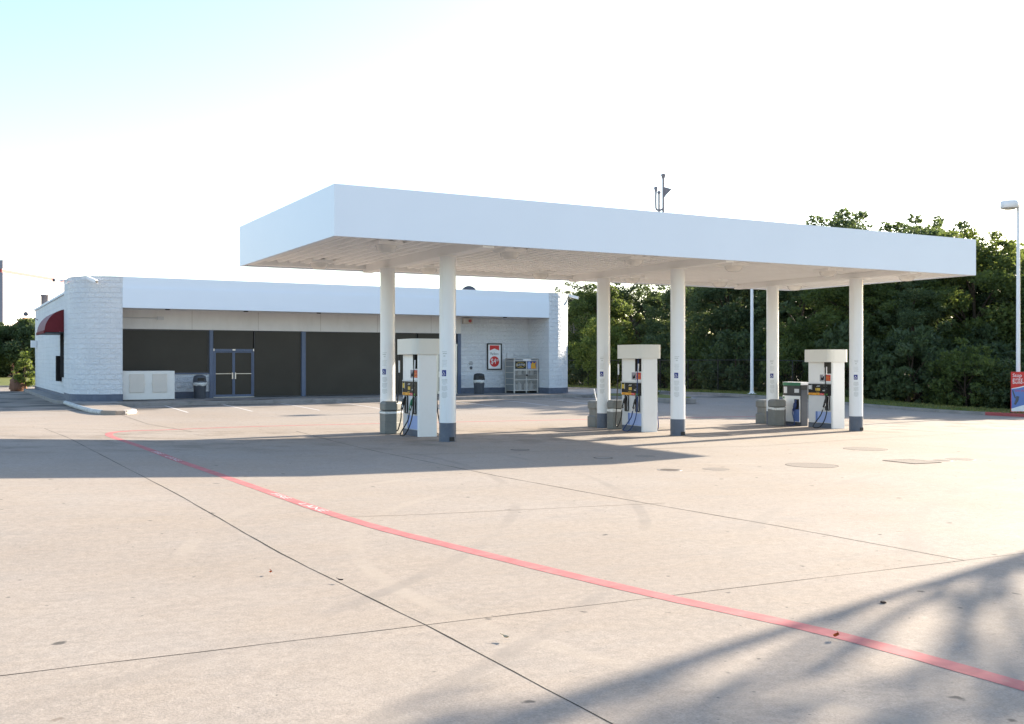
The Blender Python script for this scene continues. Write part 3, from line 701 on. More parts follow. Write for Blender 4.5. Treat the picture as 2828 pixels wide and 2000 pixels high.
sd_ = thing('satellite_dish', 'dark blue satellite dish rim showing above the shop parapet', 'satellite dish', (24.6,49.5,4.63))
mb = MB(); mb.tube([(0,0,0),(0,0,.75)], .03, 8); mb.build('mast', M['vent'], sd_)
mb = MB(); mb.lathe([(.02,0),(.2,.025),(.38,.09),(.5,.16),(.51,.155),(.38,.07),(.2,.0),(.02,-.02)], n=28, cap=False)
mb.v = [(x, -(z)-.05, y*.9+.72) for x,y,z in mb.v]; mb.build('dish', M['dish'], sd_)
mb = MB(); mb.tube([(0,-.05,.5),(0,-.5,.75)], .015, 6); mb.box(-.04,.04,-.56,-.48,.72,.82); mb.build('feed_arm', M['white'], sd_)
ms = thing('antenna_mast', 'thin pale antenna mast on the shop roof right of the dish', 'antenna', (27.2,52.0,4.6))
mb = MB(); mb.tube([(0,0,0),(0,0,3.0)], .022, 6); mb.build('mast', M['pole'], ms)
mb = MB(); mb.tube([(-.3,0,2.9),(.3,0,2.9)], .012, 5); mb.build('crossbar', M['pole'], ms)

# ------------------------------------------------------------------ canopy
CU0, CU1, CV0, CV1, CB, CT = 6.6, 25.55, 19.08, 26.4, 4.187, 5.20
cp = thing('fuel_canopy', 'long white flat fuel canopy on six round white columns', 'canopy', (16.3,22.9,0))
CO = Vector((16.3,22.9,0))
def cpart(mb, name, mat, parent=None, bevel=0):
    mb.v = [(x-CO.x, y-CO.y, z) for x,y,z in mb.v]; return mb.build(name, mat, parent or cp, bevel)
mb = MB(); T = .08
mb.box(CU0,CU1,CV0,CV0+T,CB,CT); mb.box(CU0,CU1,CV1-T,CV1,CB,CT); mb.box(CU0,CU0+T,CV0+T,CV1-T,CB,CT); mb.box(CU1-T,CU1,CV0+T,CV1-T,CB,CT)
cpart(mb, 'fascia', M['fascia'])
mb = MB(); T2 = .30
mb.box(CU0+T+.001,CU1-T-.001,CV0+T+.001,CV0+T2,CB+.035,CB+.20); mb.box(CU0+T+.001,CU1-T-.001,CV1-T2,CV1-T-.001,CB+.035,CB+.20); mb.box(CU0+T+.001,CU0+T2,CV0+T2,CV1-T2,CB+.035,CB+.20); mb.box(CU1-T2,CU1-T-.001,CV0+T2,CV1-T2,CB+.035,CB+.20)
cpart(mb, 'edge_trim', M['soffit_paint'])
SZ = 4.31
mb = MB(); u = CU0+T2+.002; wpan = .30
while u < CU1-T2:
    e = min(u+wpan, CU1-T2-.002)
    # each pan: flat face with a raised rib at its edge
    mb.add([(u,CV0+T2,SZ),(u+.10,CV0+T2,SZ),(u+.11,CV0+T2,SZ+.06),(e-.01,CV0+T2,SZ+.06),(e,CV0+T2,SZ)]+[(u,CV1-T2,SZ),(u+.10,CV1-T2,SZ),(u+.11,CV1-T2,SZ+.06),(e-.01,CV1-T2,SZ+.06),(e,CV1-T2,SZ)], [(k,k+5,k+6,k+1) for k in range(4)])
    u += wpan
cpart(mb, 'soffit', M['soffit_paint'])
mb = MB(); mb.box(CU0+T,CU1-T,CV0+T,CV1-T,CT-.25,CT-.2); cpart(mb, 'roof_deck', M['roofing'])
colU = (10.03,16.62,23.1)
for u in colU:
    mb = MB(); mb.box(u-.13,u+.13,CV0+.1,CV1-.1,SZ-.16,SZ+.06); cpart(mb, 'beam', M['soffit_paint'], bevel=.008)
def column(u, v):
    z = g(u, v); mb = MB(); mb.lathe([(.19,z+.40),(.19,SZ-.16)], u, v, 32, True); c = cpart(mb, 'column', M['column'])
    mb = MB(); mb.lathe([(.194,z-.05),(.194,z+.43)], u, v, 32); cpart(mb, 'base_band', M['band'], c)
    mb = MB(); mb.lathe([(.235,SZ-.178),(.235,SZ-.158)], u, v, 28); cpart(mb, 'cap_plate', M['soffit_paint'], c)
    # notices printed on the camera side of the shaft, with the blue wheelchair sign
    a0 = R(222)
    def patch(mb, a, wd, z0, z1, r=.1915):
        n = 5; vs = []
        for k in range(n+1):
            b = a+(k/n-.5)*wd/r
            vs += [(u+r*math.cos(b),v+r*math.sin(b),z0),(u+r*math.cos(b),v+r*math.sin(b),z1)]
        mb.add(vs, [(2*k,2*k+2,2*k+3,2*k+1) for k in range(n)], True)
    mb = MB(); zz = z+2.05
    rows = [(.12,.02),(.10,.035),(.05,.04),(0,.03),(.13,.014),(.12,.014),(.13,.014),(.10,.014),(.13,.014)]
    for wd, h in rows:
        if wd: patch(mb, a0+random.uniform(-.05,.05), wd, zz-h*.55, zz)
        zz -= h+.018
    zz = z+1.42
    for k in range(15):
        patch(mb, a0+random.uniform(-.02,.02), .15-.03*random.random()-(.05 if k in (4,9,14) else 0), zz-.011, zz); zz -= .026+(.02 if k in (4,9) else 0)
    cpart(mb, 'lettering', M['pale_ink'], c)
    mb = MB(); patch(mb, a0-.05, .105, z+1.49, z+1.63, .193); s = cpart(mb, 'wheelchair_sign', M['deep_blue'], c)
    mb = MB(); b = a0-.05; rr = .195; O = Vector((u+rr*math.cos(b)-CO.x, v+rr*math.sin(b)-CO.y, z+1.56)); rt = Vector((-math.sin(b),math.cos(b),0)); N = Vector((math.cos(b),math.sin(b),0))
    def q(pts): mb.tube([O+rt*x+Vector((0,0,y)) for x,y in pts], .0048, 5)
    q([(-.012,.048),(-.012,.047)]); q([(-.012,.035),(-.008,0),(.016,-.002),(.026,-.032),(.034,-.03)]); q([(-.010,.018),(.014,.018)])
    q([(-.006+.028*math.cos(R(a)),-.018+.028*math.sin(R(a))) for a in range(150,345,25)])
    mb.build('wheelchair_symbol', M['white'], s)
    return c
for u in colU:
    column(u, 21.2); column(u if u > 12 else 9.95, 24.63)
# access hatch at the foot of the front columns
for u in colU:
    z = g(u,21.2); mb = MB(); mb.box(u-.045,u+.075,21.2-.203,21.2-.15,z+.02,z+.11); cpart(mb, 'hatch', M['black'])
for v in (20.75, 25.3):
    for u in (8.35,11.4,14.9,18.1,21.5,24.7):
        mb = MB(); mb.prism(rounded_rect(u-.29,u+.29,v-.29,v+.29,.03,2), SZ-.06, SZ+.02); c = cpart(mb, 'ceiling_light', M['soffit_paint'])
        mb = MB(); mb.lathe([(.02,SZ-.21),(.15,SZ-.20),(.22,SZ-.13),(.235,SZ-.061)], u, v, 20); cpart(mb, 'lens', M['lamp_glass'], c)
# vent pipes on the canopy roof
vt = thing('vent_pipes', 'two dark vent pipes with caps rising behind the canopy top', 'vent pipe', (19.35,25.4,5.5))
mb = MB()
mb.tube([(0,0,-.5),(0,0,1.90)], .035, 10); mb.lathe([(.04,1.88),(.075,1.98),(.085,2.0),(.03,2.03)], 0, 0, 14)
mb.build('tall_pipe', M['vent'], vt)
mb = MB(); a = Vector((-.875,.483,0))*.13
mb.tube([(a.x,a.y,-.5),(a.x,a.y,1.42)], .032, 10); mb.lathe([(.035,1.40),(.065,1.46),(.03,1.50)], a.x, a.y, 14); mb.build('short_pipe', M['vent'], vt)
mb = MB(); b = a*1.75; mb.tube(curve([(0,0,.95),(a.x*.9,a.y*.9,.90),(b.x*.9,b.y*.9,.93),(b.x,b.y,1.05),(b.x,b.y,1.5)],5), .030, 10); mb.lathe([(.035,1.48),(.07,1.6),(.03,1.63)], b.x, b.y, 14); mb.build('side_pipe', M['vent'], vt)
mb = MB(); r_ = Vector((.875,-.483,0))
mb.prism([(.02,1.28),(.02,1.62),(.20,1.57),(.26,1.55),(.18,1.47),(.08,1.36)], -.03, .03); mb.v = [tuple(r_*x+Vector((0,0,y))+Vector((.483,.875,0))*z) for x,y,z in mb.v]; mb.build('bracket_plate', M['vent'], vt)
mb = MB(); mb.tube(curve([r_*.24+Vector((0,0,1.55)), r_*.36+Vector((0,0,1.5)), r_*.36+Vector((0,0,1.1)), r_*.31+Vector((0,0,.5)), r_*.30+Vector((0,0,-.5))],5), .006, 5); mb.build('cable', M['pale_ink'], vt)

# ------------------------------------------------------------------ fuel dispensers (local x = across, y = along the island)
def nozzle(parent, s, y, z, nmat):
    """pump handle resting in its holster; s = side of the pump"""
    X = s*.235
    mb = MB(); mb.prism(rounded_rect(y-.085,y+.085,z,z+.45,.03,3), 0, .028); mb.v = [(X+s*zz, x, yy) for x,yy,zz in mb.v]; h = mb.build('holster', M['black'], parent)
    mb = MB(); mb.tube(curve([(X+s*.03,y-.075,z+.03),(X+s*.03,y-.055,z+.2),(X+s*.03,y-.078,z+.40),(X+s*.03,y-.02,z+.435)],4), .008, 6); mb.build('holster_rim', M['grey_panel'], h)
    mb = MB(); mb.tube(curve([(X+s*.03,y-.01,z+.42),(X+s*.07,y+.0,z+.34),(X+s*.09,y+.03,z+.22),(X+s*.10,y+.075,z+.10)],5), [.025]*5+[.04]*6+[.032]*5, 8); n = mb.build('nozzle', nmat, h)
    mb = MB(); mb.tube(curve([(X+s*.10,y+.06,z+.14),(X+s*.125,y-.01,z+.13),(X+s*.115,y-.02,z+.2),(X+s*.095,y+.03,z+.24)],4), .01, 6); mb.build('guard', M['metal'], n)
    mb = MB(); mb.tube([(X+s*.10,y+.07,z+.11),(X+s*.105,y+.10,z+.03)], .017, 8); mb.build('swivel', M['metal'], n)
    return (X+s*.105, y+.10, z+.03)
def hose(parent, pts, mat): 
    mb = MB(); mb.tube(curve(pts, 8), .0155, 8); mb.build('hose', mat, parent)
def dispenser(label, u, v, single=False, hoses=None):
    t = thing('fuel_dispenser', label, 'fuel pump', (u,v,g(u,v)), 0, 'fuel dispensers under the canopy')
    mb = MB(); mb.box(-.235,.235,-.43,.50,-.04,.15); mb.build('base', M['band'], t, .006)
    mb = MB(); mb.prism(rounded_rect(-.25,.25,-.52,-.432,.03,3), -.03, 2.0); mb.build('end_column', M['white_enamel'], t)
    mb = MB(); mb.box(-.225,.225,-.43,.50,.152,.985); mb.build('lower_cabinet', M['grey_panel'], t, .008)
    mb = MB(); mb.box(-.225,.225,-.13,.50,1.365,2.0); mb.box(-.21,.21,-.43,-.13,1.365,1.645); mb.build('upper_cabinet', M['white_enamel'], t, .006)
    mb = MB(); mb.box(-.228,.228,-.15,-.131,1.648,1.998); mb.box(-.205,.205,-.431,-.42,1.648,1.998); mb.build('dark_opening_plates', M['black'], t)  # black plates added so the hose opening reads dark
    mb = MB(); mb.box(-.245,.245,-.43,.505,1.335,1.364); mb.build('trim_ledge', M['grey_panel'], t)
    mb = MB(); mb.box(-.24,.24,-.43,.502,.987,1.333); dsp = mb.build('display_head', M['display'], t, .01)
    mb = MB(); mb.prism(rounded_rect(-.40,.40,-.58,.60,.2,8), 2.0, 2.38, True); mb.build('topper', M['topper'], t, .012)
    for s in (-1, 1):
        x = s*.2425
        def plate(mb, y0, y1, z0, z1, k=0): mb.box(min(x,x+s*(.003+k)),max(x,x+s*(.003+k)),y0,y1,z0,z1)
        mb = MB(); plate(mb,.02,.48,.995,1.06); mb.build('price_strip', M['orange'], dsp)
        mb = MB(); plate(mb,-.16,.018,.995,1.055); mb.build('red_strip', M['red'], dsp)
        mb = MB(); plate(mb,-.30,-.17,.995,1.045); mb.build('green_strip', M['greenleaf'], dsp)
        mb = MB(); plate(mb,.06,.14,1.13,1.21); plate(mb,.155,.19,1.13,1.21) if single else None; plate(mb,.0,.055,1.13,1.21); plate(mb,.03,.17,1.08,1.09); mb.build('grade_buttons', M['yellow'], dsp)
        mb = MB(); plate(mb,.02,.15,1.25,1.262); plate(mb,.0,.13,1.275,1.287); plate(mb,.33,.35,1.15,1.31); plate(mb,.35,.37,1.19,1.2); plate(mb,-.28,-.14,1.275,1.28); plate(mb,-.28,-.14,1.18,1.184); plate(mb,-.20,-.10,1.12,1.15); mb.build('print', M['pale_ink'], dsp)
        mb = MB(); plate(mb,.36,.47,1.17,1.29); mb.build('keypad', M['yellow'] if not single else M['grey_panel'], dsp)
        rt = (0,-s*-1,0) if False else ((0,-1,0) if s < 0 else (0,1,0))
        mb = MB(); text_shape(mb, 'Regular', (x+s*.004,.36,1.027), rt, (0,0,1), .05, .8); text_shape(mb, 'Plus', (x+s*.004,.12,1.027), rt, (0,0,1), .05, .8); mb.build('lettering', M['iron_rust'], dsp)
        mb = MB(); text_shape(mb, 'V-Power', (x+s*.004,-.07,1.025), rt, (0,0,1), .045, .8); mb.build('red_strip_lettering', M['white'], dsp)
        # safety sticker below the hose opening
        y = s*.212
        mb = MB(); mb.box(min(y,y+s*.012),max(y,y+s*.012),-.425,.04,1.40,1.63); sg = mb.build('safety_sign', M['white'], t)
        mb = MB(); k = y+s*.0125; mb.box(min(k,k+s*.002),max(k,k+s*.002),-.18,.03,1.415,1.62); mb.build('grey_picture', M['greyblue'], sg)
        mb = MB(); k = y+s*.0145; mb.add([(k,.0,1.60),(k,-.06,1.50),(k,-.15,1.60),(k,-.12,1.46),(k,-.03,1.44)], [(0,1,2,3,4)]); mb.box(min(k,k+s*.001),max(k,k+s*.001),-.14,.0,1.43,1.445); mb.build('white_print', M['pale_ink'], sg)
        mb = MB(); k = y+s*.0125; mb.box(min(k,k+s*.002),max(k,k+s*.002),-.40,-.19,1.43,1.615); rs = mb.build('red_panel', M['red'], sg)
        mb = MB(); k = y+s*.0150
        for i in range(4): mb.box(min(k,k+s*.001),max(k,k+s*.001),-.37+.02*(i%2),-.22,1.455+.037*i,1.467+.037*i)
        mb.build('print_lines', M['orange'], rs)
        # blue decal low on the cabinet
        y = s*.226
        mb = MB(); mb.box(min(y,y+s*.004),max(y,y+s*.004),-.425,.12,.17,.50); mb.build('pale_decal', M['pale_blue'], t)
        mb = MB(); mb.box(min(y,y+s*.004),max(y,y+s*.004),.122,.20,.17,.50); mb.build('blue_decal', M['mid_blue'], t)
        mb = MB(); mb.box(min(y,y+s*.006),max(y,y+s*.006),.51-.005,.52,1.0,1.32); mb.build('side_trim', M['white'], t)
        rows = ((-.30,M['black']),) if single else ((.24,M['black']),(-.27,M['black'] if s<0 and label.startswith('white fuel dispenser between') else M['green' if 'green' in label else 'black']))
        for i, (yy, nm) in enumerate(rows):
            p = nozzle(t, s, yy, .54, nm)
            X = s*.30
            if not single and i == 0:
                hose(t, [p,(s*.34,.36,.40),(s*.36,.46,.16),(s*.37,.55,.10),(s*.36,.60,.25),(s*.33,.585,.9),(s*.31,.57,1.5),(s*.30,.56,2.0)], M['rubber'])
                mb = MB(); mb.tube([(s*.30,.56,1.55),(s*.30,.56,1.85)], .022, 8); mb.build('hose_retractor', M['pole'], t)
            else:
                yy2 = -.36 if not single else -.30
                hose(t, [p,(s*.36,-.12,.38),(s*.46,.05,.10),(s*.50,.0,.025),(s*.48,-.22,.05),(s*.40,-.34,.28),(s*.33,-.36,.62),(s*.31,yy2+.02,1.1),(s*.29,yy2+.03,1.6),(s*.26,yy2+.03,2.0)], M['rubber'] if not hoses else M[hoses])
                mb = MB(); mb.tube([(s*.275,yy2+.03,1.62),(s*.262,yy2+.03,1.86)], .024, 8); mb.build('hose_retractor', M['pole'], t)
                if single:
                    mb = MB(); mb.tube([(s*.262,-.17,1.58),(s*.262,-.17,1.84)], .024, 8); mb.tube([(s*.262,-.17,1.84),(s*.262,-.17,2.0)], .01, 6); mb.build('hose_retractor', M['pole'], t)
    return t
dispenser('white fuel dispenser with a green nozzle, nearest the shop doors', colU[0]+.22, 23.3)
dispenser('white fuel dispenser between two identical ones, beside the grey bin with squeegee box', colU[1]+.18, 23.15, hoses='blue_hose')
dispenser('white fuel dispenser with one nozzle next to the green diesel pump', colU[2]+.40, 22.75, single=True)
# diesel pump
du, dv = 23.50, 23.98
dp = thing('diesel_dispenser', 'short green topped diesel pump with blue nozzle on white door', 'fuel pump', (du,dv,g(du,dv)))
mb = MB(); mb.box(-.16,.12,-.36,.40,-.03,1.13); mb.build('body', M['bin_dark'], dp, .01)
mb = MB(); mb.box(-.19,.14,-.38,.42,1.28,1.37); mb.build('cap', M['white'], dp, .01)
mb = MB(); mb.box(-.18,.12,-.37,.41,1.132,1.278); mb.build('head_lower', M['lid_dark'], dp, .006)
mb = MB(); mb.box(-.203,-.186,-.36,.40,1.262,1.362); mb.build('green_band', M['green'], dp)
mb = MB(); mb.box(-.192,-.172,-.36,.40,.95,1.278); hd2 = mb.build('display_face', M['lid_dark'], dp)
mb = MB(); mb.box(-.197,-.193,.22,.36,1.02,1.22); mb.box(-.197,-.193,-.3,-.1,1.04,1.16); mb.build('display_window', M['grey_panel'], hd2)
mb = MB(); mb.box(-.19,-.162,-.33,.42,.12,.94); dd = mb.build('door', M['white_enamel'], dp, .012)
mb = MB(); mb.box(-.196,-.192,.33,.40,.84,.91); mb.build('decal', M['green'], dd)
mb = MB(); mb.box(-.196,-.192,-.31,-.06,.14,.62); mb.build('blue_decal', M['mid_blue'], dd)
mb = MB(); mb.box(-.20,-.192,-.30,-.10,.52,.84); hh = mb.build('holster', M['black'], dp)
mb = MB(); mb.tube(curve([(-.22,-.20,.82),(-.25,-.19,.70),(-.26,-.17,.58),(-.27,-.12,.48)],4), [.03]*4+[.055]*5+[.04]*4, 8); mb.build('nozzle', M['blue_hose'], hh)
mb = MB(); mb.tube(curve([(-.27,-.12,.48),(-.33,-.16,.40),(-.38,-.27,.2),(-.40,-.30,.06),(-.42,-.1,.02),(-.42,.3,.02),(-.36,.5,.02)],8), .0155, 8); mb.build('hose', M['blue_hose'], dp)

# bins beside the pumps
def island_bin(label, u, v, rz=0):
    t = thing('island_trash_can', label, 'trash can', (u,v,g(u,v)), rz, 'grey trash cans on the pump islands')
    hexa = lambda r, z: [(r*math.cos(R(60*k+30)), r*math.sin(R(60*k+30)), z) for k in range(6)]
    def loft(rings):
        mb = MB(); vs = [p for r in rings for p in r]; n = 6
        mb.add(vs, [(i*n+k,i*n+(k+1)%n,(i+1)*n+(k+1)%n,(i+1)*n+k) for i in range(len(rings)-1) for k in range(n)]+[tuple(range(n))[::-1],tuple(range((len(rings)-1)*n,len(rings)*n))]); return mb
    loft([hexa(.265,0),hexa(.285,.02),hexa(.285,.295),hexa(.278,.30),hexa(.285,.305),hexa(.29,.58)]).build('body', M['bin'], t, .025)
    mb = loft([hexa(.292,.52),hexa(.297,.55),hexa(.296,.588)]); mb.f = mb.f[:12]; mb.sm = mb.sm[:12]; mb.uv = mb.uv[:12]
    mb.v = [(x+random.uniform(-.004,.006),y+random.uniform(-.004,.006),z+random.uniform(-.03,.012)) for x,y,z in mb.v]; mb.build('liner', M['liner'], t)
    loft([hexa(.293,.59),hexa(.293,.76),hexa(.26,.81),hexa(.20,.825)]).build('lid', M['bin'], t, .03)
    return t
island_bin('grey angular trash can left of the dispenser with the green nozzle', 9.84, 24.12, .1)
island_bin('grey angular trash can in front of the middle rear column', 16.72, 24.10, .05)
island_bin('grey angular trash can beside the green topped diesel pump', 22.82, 24.14, .08)
def service_box(label, u, v):
    t = thing('windshield_service_box', label, 'service box', (u,v,g(u,v)), 0, 'stepped service boxes on the pump islands')
    mb = MB()
    prof = [(.26,0),(.27,.02),(.27,.30),(.23,.34),(.23,.52),(.265,.55),(.265,.72),(.23,.77)]
    rings = [[(x*r/.25,y*r/.25,z) for x,y in rounded_rect(-.25,.25,-.22,.22,.05,3)] for r,z in prof]; n = len(rings[0])
    mb.add([p for r in rings for p in r], [(i*n+k,i*n+(k+1)%n,(i+1)*n+(k+1)%n,(i+1)*n+k) for i in range(len(rings)-1) for k in range(n)]+[tuple(range((len(rings)-1)*n,len(rings)*n))])
    mb.build('body', M['bin'], t)
    return t
service_box('grey stepped service box behind the middle rear column with a squeegee in it', 16.84, 25.2)
service_box('grey stepped service box behind the rear column by the diesel pump', 23.45, 25.3)
sq = thing('squeegee', 'white handled squeegee sticking out of the grey service box', 'squeegee', (16.72,25.12,g(16.72,25.12)+.6))
mb = MB(); mb.tube([(0,0,.1),(-.08,.04,.52)], .014, 8); mb.build('handle', M['white'], sq)
mb = MB(); mb.box(-.14,.14,-.02,.02,.04,.1); mb.build('blade', M['black'], sq)

# ------------------------------------------------------------------ covers in the lot
def cover(name, label, u, v, r, mat, ring=None, ringw=.03, square=False):
    t = thing(name, label, 'cover', (u,v,g(u,v)+.003), 0, 'metal covers set in the forecourt'); t.rotation_euler = (0, .0145, 0)
    if square:
        mb = MB(); mb.box(-r,r,-r,r,0,.004); mb.build('plate', mat, t)
        mb = MB()
        for a in (-1,1): mb.box(-r-ringw,r+ringw,min(a*r,a*(r+ringw)),max(a*r,a*(r+ringw)),0,.006); mb.box(min(a*r,a*(r+ringw)),max(a*r,a*(r+ringw)),-r,r,0,.006)
        mb.build('rim', ring or M['iron_rust'], t)
    else:
        mb = MB(); mb.lathe([(r*.985,-.004),(r*.985,-.0005),(0.01,0)], n=36, smooth=False); mb.build('plate', mat, t)
        mb = MB(); mb.lathe([(r-.004,-.002),(r,0),(r+ringw,0),(r+ringw+.002,-.003)], n=40, cap=False, smooth=False); mb.build('rim', ring or M['iron_rust'], t)
    return t
cover('manhole_cover','small round cover in the canopy shade nearest the left front column',10.41,18.5,.17,M['lid_pale'])
cover('manhole_cover','small dark round cover at the front edge of the canopy shade',10.97,16.27,.155,M['iron'])
cover('manhole_cover','small pale round cover near the tip of the canopy shade',11.98,16.3,.17,M['lid_pale'],M['lid_pale'])
cover('manhole_cover','dark raised round cover just outside the canopy shade tip',10.72,13.9,.16,M['iron_rust'],M['iron'],.05)
cover('manhole_cover','faint flat round cover right of the dark raised cover',11.58,13.72,.22,M['lid_pale'],M['lid_pale'],.01)
cover('manhole_cover','large round tank cover with dark rim nearest the red line',13.7,13.6,.45,M['lid_pale'],None,.02)
cover('manhole_cover','large round tank cover farthest from the red line, below the right pump',17.83,16.1,.46,M['lid_pale'],None,.015)
cover('tank_hatch','square hatch cover between the two groups of round covers',16.15,13.45,.36,M['lid_pale'],None,.015,True)
cover('manhole_cover','small dark round cover at the right beside the square hatch',16.95,13.42,.16,M['iron_rust'],M['iron'],.04)
cover('manhole_cover','pale round cover farthest right among the forecourt covers',17.6,13.5,.27,M['lid_pale'],M['iron'],.012)

# small litter
def dry_leaf(label, u, v, s, mat, rz):
    mb = MB(); n = 9
    pts = []
    for k in range(n):
        t_ = k/(n-1); wv = s*.45*math.sin(math.pi*t_)**.8; x = (t_-.5)*s*1.5; zc = .012+s*.5*(t_-.5)**2*1.6
        pts += [(x,-wv,zc+s*.28),(x,0,zc),(x,wv,zc+s*.22)]
    mb.add(pts, [f for k in range(n-1) for f in ((3*k,3*k+3,3*k+4,3*k+1),(3*k+1,3*k+4,3*k+5,3*k+2))], True)
    mb.tube([(s*.75,0,.02+s*.2),(s*1.1,.01,.03+s*.1)], .0025, 5)
    o = mb.build('fallen_leaf', mat, loc=(u,v,g(u,v)+.01)); o.rotation_euler = (0,0,rz); return tag(o, label, 'leaf', 'dry leaves on the concrete')
dry_leaf('curled orange leaf lying on the red line', 4.90, 4.66, .045, M['dry_leaf'], .4)
dry_leaf('small orange leaf on bare concrete left of the long joint', 2.28, 8.13, .03, M['dry_leaf'], 1.2)
dry_leaf('pale twig like leaf below the red line near the joint crossing', 3.02, 5.55, .035, M['straw'], 1.9)
dry_leaf('brown leaf in the long joint left of the crossing', 2.68, 7.6, .03, M['iron_rust'], 2.4)
bc = MB().lathe([(.022,0),(.022,.008),(.016,.011)], n=14).build('bottle_cap', M['iron_rust'], loc=(6.0,5.25,g(6,5.25)+.004)); tag(bc, 'small dark bottle cap on the edge of the trunk shadow', 'bottle cap')

# ------------------------------------------------------------------ lamp posts, sign, fence
def lamp_post(label, u, v, h=8.6):
    t = thing('lamp_post', label, 'lamp post', (u,v,g(edge_u(v),v)+.12), R(-28.9), 'white lamp posts along the verge')
    mb = MB(); mb.tube([(0,0,0),(0,0,h*.5),(0,0,h)], [.085,.075,.06], 14); mb.build('pole', M['pole'], t)
    mb = MB(); mb.box(-.2,.2,-.2,.2,-.05,.03); mb.lathe([(.13,.03),(.10,.12)], n=14); mb.build('base_plate', M['pole'], t)
    mb = MB(); mb.lathe([(.33,h-.30),(.36,h-.28),(.36,h-.03),(.33,h)], -.36, 0, 24); hd_ = mb.build('lamp_head', M['pole'], t)
    mb = MB(); mb.lathe([(.05,h-.37),(.2,h-.35),(.30,h-.302)], -.36, 0, 20); mb.build('lens', M['lamp_glass'], hd_)
    return t
lamp_post('white lamp post with drum head behind the red advertising sign', 38.9, 27.06, 8.75)
lamp_post('white lamp post on the verge, its head hidden by the canopy', 35.75, 39.6, 8.7)
sg = thing('advert_sign', 'red and blue upright advertising sign on the verge by the red kerb', 'sign', (38.28,26.93,g(37.8,26.9)+.12), R(-33))
mb = MB(); mb.box(-.02,1.2,-.03,.03,.02,1.68); mb.build('board', M['red'], sg, .01)
mb = MB(); mb.box(.0,.06,-.25,.25,-.02,.02); mb.box(1.1,1.16,-.25,.25,-.02,.02); mb.build('feet', M['bin_dark'], sg)
mb = MB(); mb.add([(-.015,-.033,.06),(1.195,-.033,.06),(1.195,-.033,1.12),(.6,-.033,1.1),(.3,-.033,1.02),(-.015,-.033,.98)], [(0,1,2,3,4,5)]); mb.build('blue_panel', M['mid_blue'], sg)
mb = MB(); mb.add([(-.015,-.035,.98),(.3,-.035,1.02),(.6,-.035,1.1),(1.19,-.035,1.12),(1.19,-.035,1.16),(.6,-.035,1.14),(.3,-.035,1.06),(-.015,-.035,1.0)], [tuple(range(8))]); mb.add([(-.015,-.035,.06),(1.195,-.035,.06),(1.195,-.035,.22),(.5,-.035,.33),(.2,-.035,.24),(-.015,-.035,.17)], [tuple(range(6))]); mb.build('white_swoosh', M['white'], sg)
mb = MB(); text_shape(mb, 'Stop', (.03,-.036,1.47), (1,0,0), (0,0,1), .2, 1, centre=False); text_shape(mb, 'gunky', (.03,-.036,1.33), (1,0,0), (0,0,1), .17, 1, centre=False); text_shape(mb, 'build-up', (.03,-.036,1.19), (1,0,0), (0,0,1), .2, 1, centre=False); mb.build('lettering', M['white'], sg)
mb = MB(); text_shape(mb, 'Use the', (.12,-.037,.87), (1,0,0), (0,0,1), .13, 1, centre=False); mb.build('red_lettering', M['red'], sg)
mb = MB(); mb.tube([(.03,-.037,.93),(.10,-.037,.72),(.14,-.037,.6)], .025, 6); mb.tube([(.24,-.037,.68),(.20,-.037,.5),(.12,-.037,.34)], [.06,.06,.04], 8); mb.v = [(x,-.036-(y+.037)*.05,z) for x,y,z in mb.v]; mb.build('nozzle_picture', M['bin_dark'], sg)

fn = thing('chain_link_fence', 'black chain link fence between the grass verge and the woods', 'fence', (37.2,30,0))
FO = Vector((37.2,30,0)); fp = []
v = 36.0
while v < 76: fp.append((edge_u(v)+2.7, v, g(edge_u(v),v)+.1)); v += 2.6
for p in fp:
    mb = MB(); mb.tube([Vector(p)-FO, Vector(p)-FO+Vector((0,0,1.75))], .03, 8); mb.build('post', M['chain'], fn)
mb = MB(); mb.tube([Vector(p)-FO+Vector((0,0,1.72)) for p in fp], .022, 6); mb.build('top_rail', M['chain'], fn)
mb = MB()
for a, b in zip(fp, fp[1:]):
    a, b = Vector(a)-FO, Vector(b)-FO
    k = 22
    for i in range(-14, k):
        for sgn in (1, -1):
            t0, t1 = max(0,i/k), min(1,(i+14)/k)
            z0 = ((t0*k-i)/14)*1.7; z1 = ((t1*k-i)/14)*1.7
            if sgn < 0: z0, z1 = 1.7-z0, 1.7-z1
            A = a+(b-a)*t0+Vector((0,0,z0)); B_ = a+(b-a)*t1+Vector((0,0,z1)); r_ = Vector((0,0,.0022))
            mb.add([A-r_,B_-r_,B_+r_,A+r_], [(0,1,2,3)])
mb.build('mesh', M['chain'], fn)

